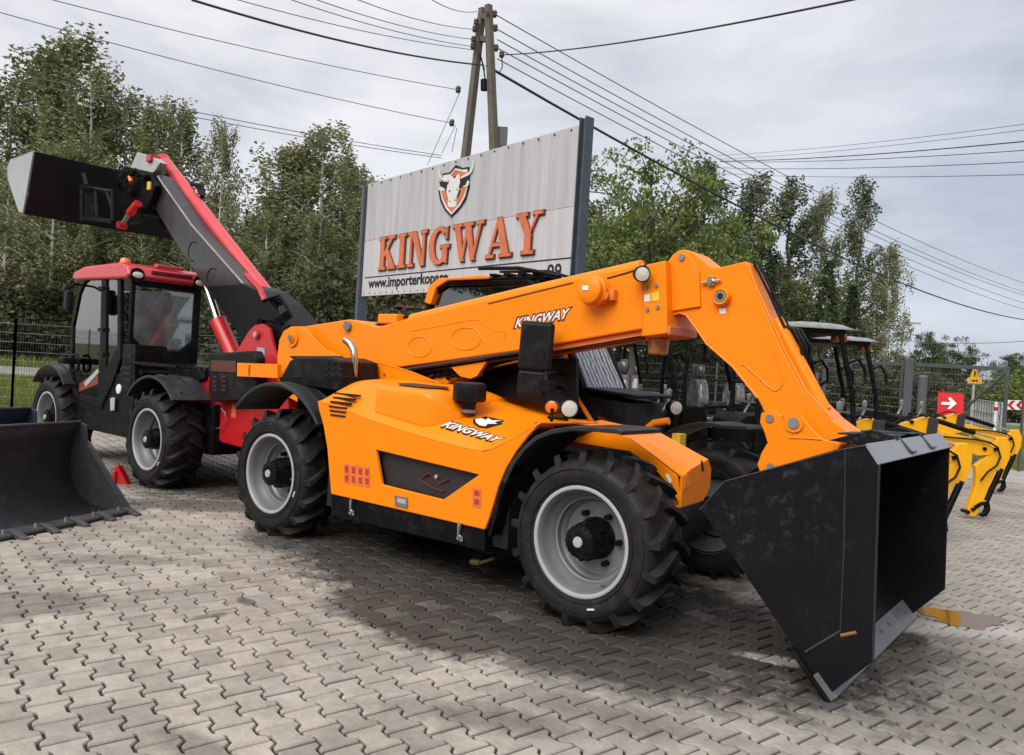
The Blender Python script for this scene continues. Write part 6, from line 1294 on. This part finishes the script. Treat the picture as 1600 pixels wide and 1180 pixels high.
for k, (kind, px, pt, D_, ws, lab) in enumerate([('oak', 1010, 197, 38, .95, 'large spreading oak with thick dark limbs just right of the billboard'), ('oak', 940, 240, 46, .8, 'green oak half hidden by the right billboard post'), ('poplar', 1100, 262, 48, 1.5, 'loose crowned tree between the oak and the orange neck'),
    ('poplar', 1178, 282, 50, 1.35, 'thin crowned tree above the orange elbow'), ('poplar', 1240, 292, 50, 1.3, 'upright tree with round clump right of the elbow tree'), ('birch', 1290, 300, 52, 1.1, 'pale slim tree left of the lone high poplar'), ('poplar', 1350, 288, 48, .85, 'lone high narrow tree with bare lower trunk at the right'),
    ('conifer', 1205, 395, 42, 1.0, 'dark spruce close right of the orange neck'), ('conifer', 1296, 402, 44, 1.1, 'dark broad spruce in front of the pale slim tree'), ('conifer', 1335, 440, 45, 1.1, 'smaller dark spruce beside the broad spruce'), ('birch', 1400, 378, 46, 1.05, 'grey green birch leaning right at the end of the tree group'), ('poplar', 1375, 430, 50, 1.3, 'low bushy tree below the leaning birch'),
    ('poplar', 1140, 350, 44, 1.6, 'bushy tree directly above the orange neck top'), ('oak', 1478, 500, 62, .95, 'rounded dark green tree over the arrow sign'), ('oak', 1596, 538, 80, .9, 'small dark tree at the right edge against the sky'), ('oak', 1430, 545, 66, .9, 'low dark tree left of the rounded tree'), ('oak', 1530, 590, 70, 1.2, 'low dark tree behind the warning sign'), ('poplar', 1235, 440, 40, 1.5, 'bushy tree behind the excavator canopies'), ('oak', 1120, 300, 52, 1.0, 'oak crown filling the gap between the spreading oak and the thin crowned trees')]):
    tree(kind, px, pt, D_, lab, None, ws, LDK if px > 1420 else None)
for k in range(16):
    px = 940+k*34; tree('shrub', px, 545+RN.normal(0, 14)+k*1.8, 40+6*RN.rand(), 'dark shrub behind the right hand fence, %s from the left' % ORD[k], 'shrubs beyond the fence at the right', 1.3)
for (px, pt, D_), lb_ in zip(((1545, 592, 58), (1590, 590, 52), (1615, 575, 50), (1565, 600, 60)), ('leftmost bright bush beyond the gate end', 'bright yellow green bush right behind the chevron board', 'tallest bright bush cut by the right picture edge', 'low bright bush between the gate end and chevron board')): tree('shrub', px, pt, D_, lb_, 'bright bushes at the right edge', 1.6, LG)

# ================================================================ GRASS
def grass(n_, fx, hmin, hmax, seed, nm, lab, m, wd=.012):
    R_ = np.random.RandomState(seed); P_ = []
    while len(P_) < n_:
        p = fx(R_)
        if p is not None: P_.append(p)
    P_ = np.array(P_); n_ = len(P_); h = (hmin+(hmax-hmin)*R_.rand(n_)**1.5); a = R_.rand(n_)*6.283; sc_ = P_[:, 1]/20.
    w_ = wd*np.maximum(1, sc_); dx = np.cos(a)*w_; dy = np.sin(a)*w_; ln = R_.normal(0, .35, (n_, 2))*h[:, None]
    v0 = np.stack([P_[:, 0]-dx, P_[:, 1]-dy, np.full(n_, -.03)], 1); v1 = np.stack([P_[:, 0]+dx, P_[:, 1]+dy, np.full(n_, -.03)], 1); v2 = np.stack([P_[:, 0]+ln[:, 0], P_[:, 1]+ln[:, 1], h], 1)
    vs = np.stack([v0, v1, v2], 1).reshape(-1, 3); me = bpy.data.meshes.new(nm); me.vertices.add(len(vs)); me.vertices.foreach_set('co', vs.ravel()); me.loops.add(n_*3); me.loops.foreach_set('vertex_index', np.arange(n_*3)); me.polygons.add(n_); me.polygons.foreach_set('loop_start', np.arange(n_)*3); me.update(); me.validate()
    return tag(obj(nm, me, m), lab, 'grass', kind='stuff')
LGR = leaf_mat('grass_blades', (.08, .11, .02), (.16, .20, .035), (.26, .29, .07))
def near_g(R_):
    y = 15+22*R_.rand()**1.3; x = lerp(-.75*y-1, .72*y, R_.rand())
    if y < fence_y(x)+.15: return None
    if (Vector((x, y, 0))-ro).dot(rn) > -.4: return None
    return (x, y)
grass(110000, near_g, .05, .22, 3, 'grass', 'bright mown grass verge between the fence and the road', LGR, .014)
def far_g(R_):
    w0 = R_.rand()*14+8.9; s_ = lerp(-40, 90, R_.rand()); p = ro+rd*s_+rn*w0
    if abs(p.x) > .75*p.y: return None
    return (p.x, p.y)
grass(70000, far_g, .2, .75, 4, 'tall_grass', 'taller unmown grass beyond the road', LGR, .02)

# trees on the other side of the yard, behind the viewer: they show as reflections in the cab glass
for k, (x_, y_, s_) in enumerate(((-30, -14, .75), (-22, -22, .85), (-13, -27, .7), (-4, -30, .9), (6, -28, .75), (15, -25, .85), (-36, -4, .8), (-17, -25, .65))):
    t = thing('oak_tree', ORD[k]+' of the trees across the yard behind the viewer', 'tree', (x_, y_, -.05), k*1.3, 'trees across the yard'); t.scale = (s_, s_, s_); tm_, cm_ = PROT['oak'][k % 2]; obj('trunk', tm_, None, t); obj('crown', cm_, None, t)
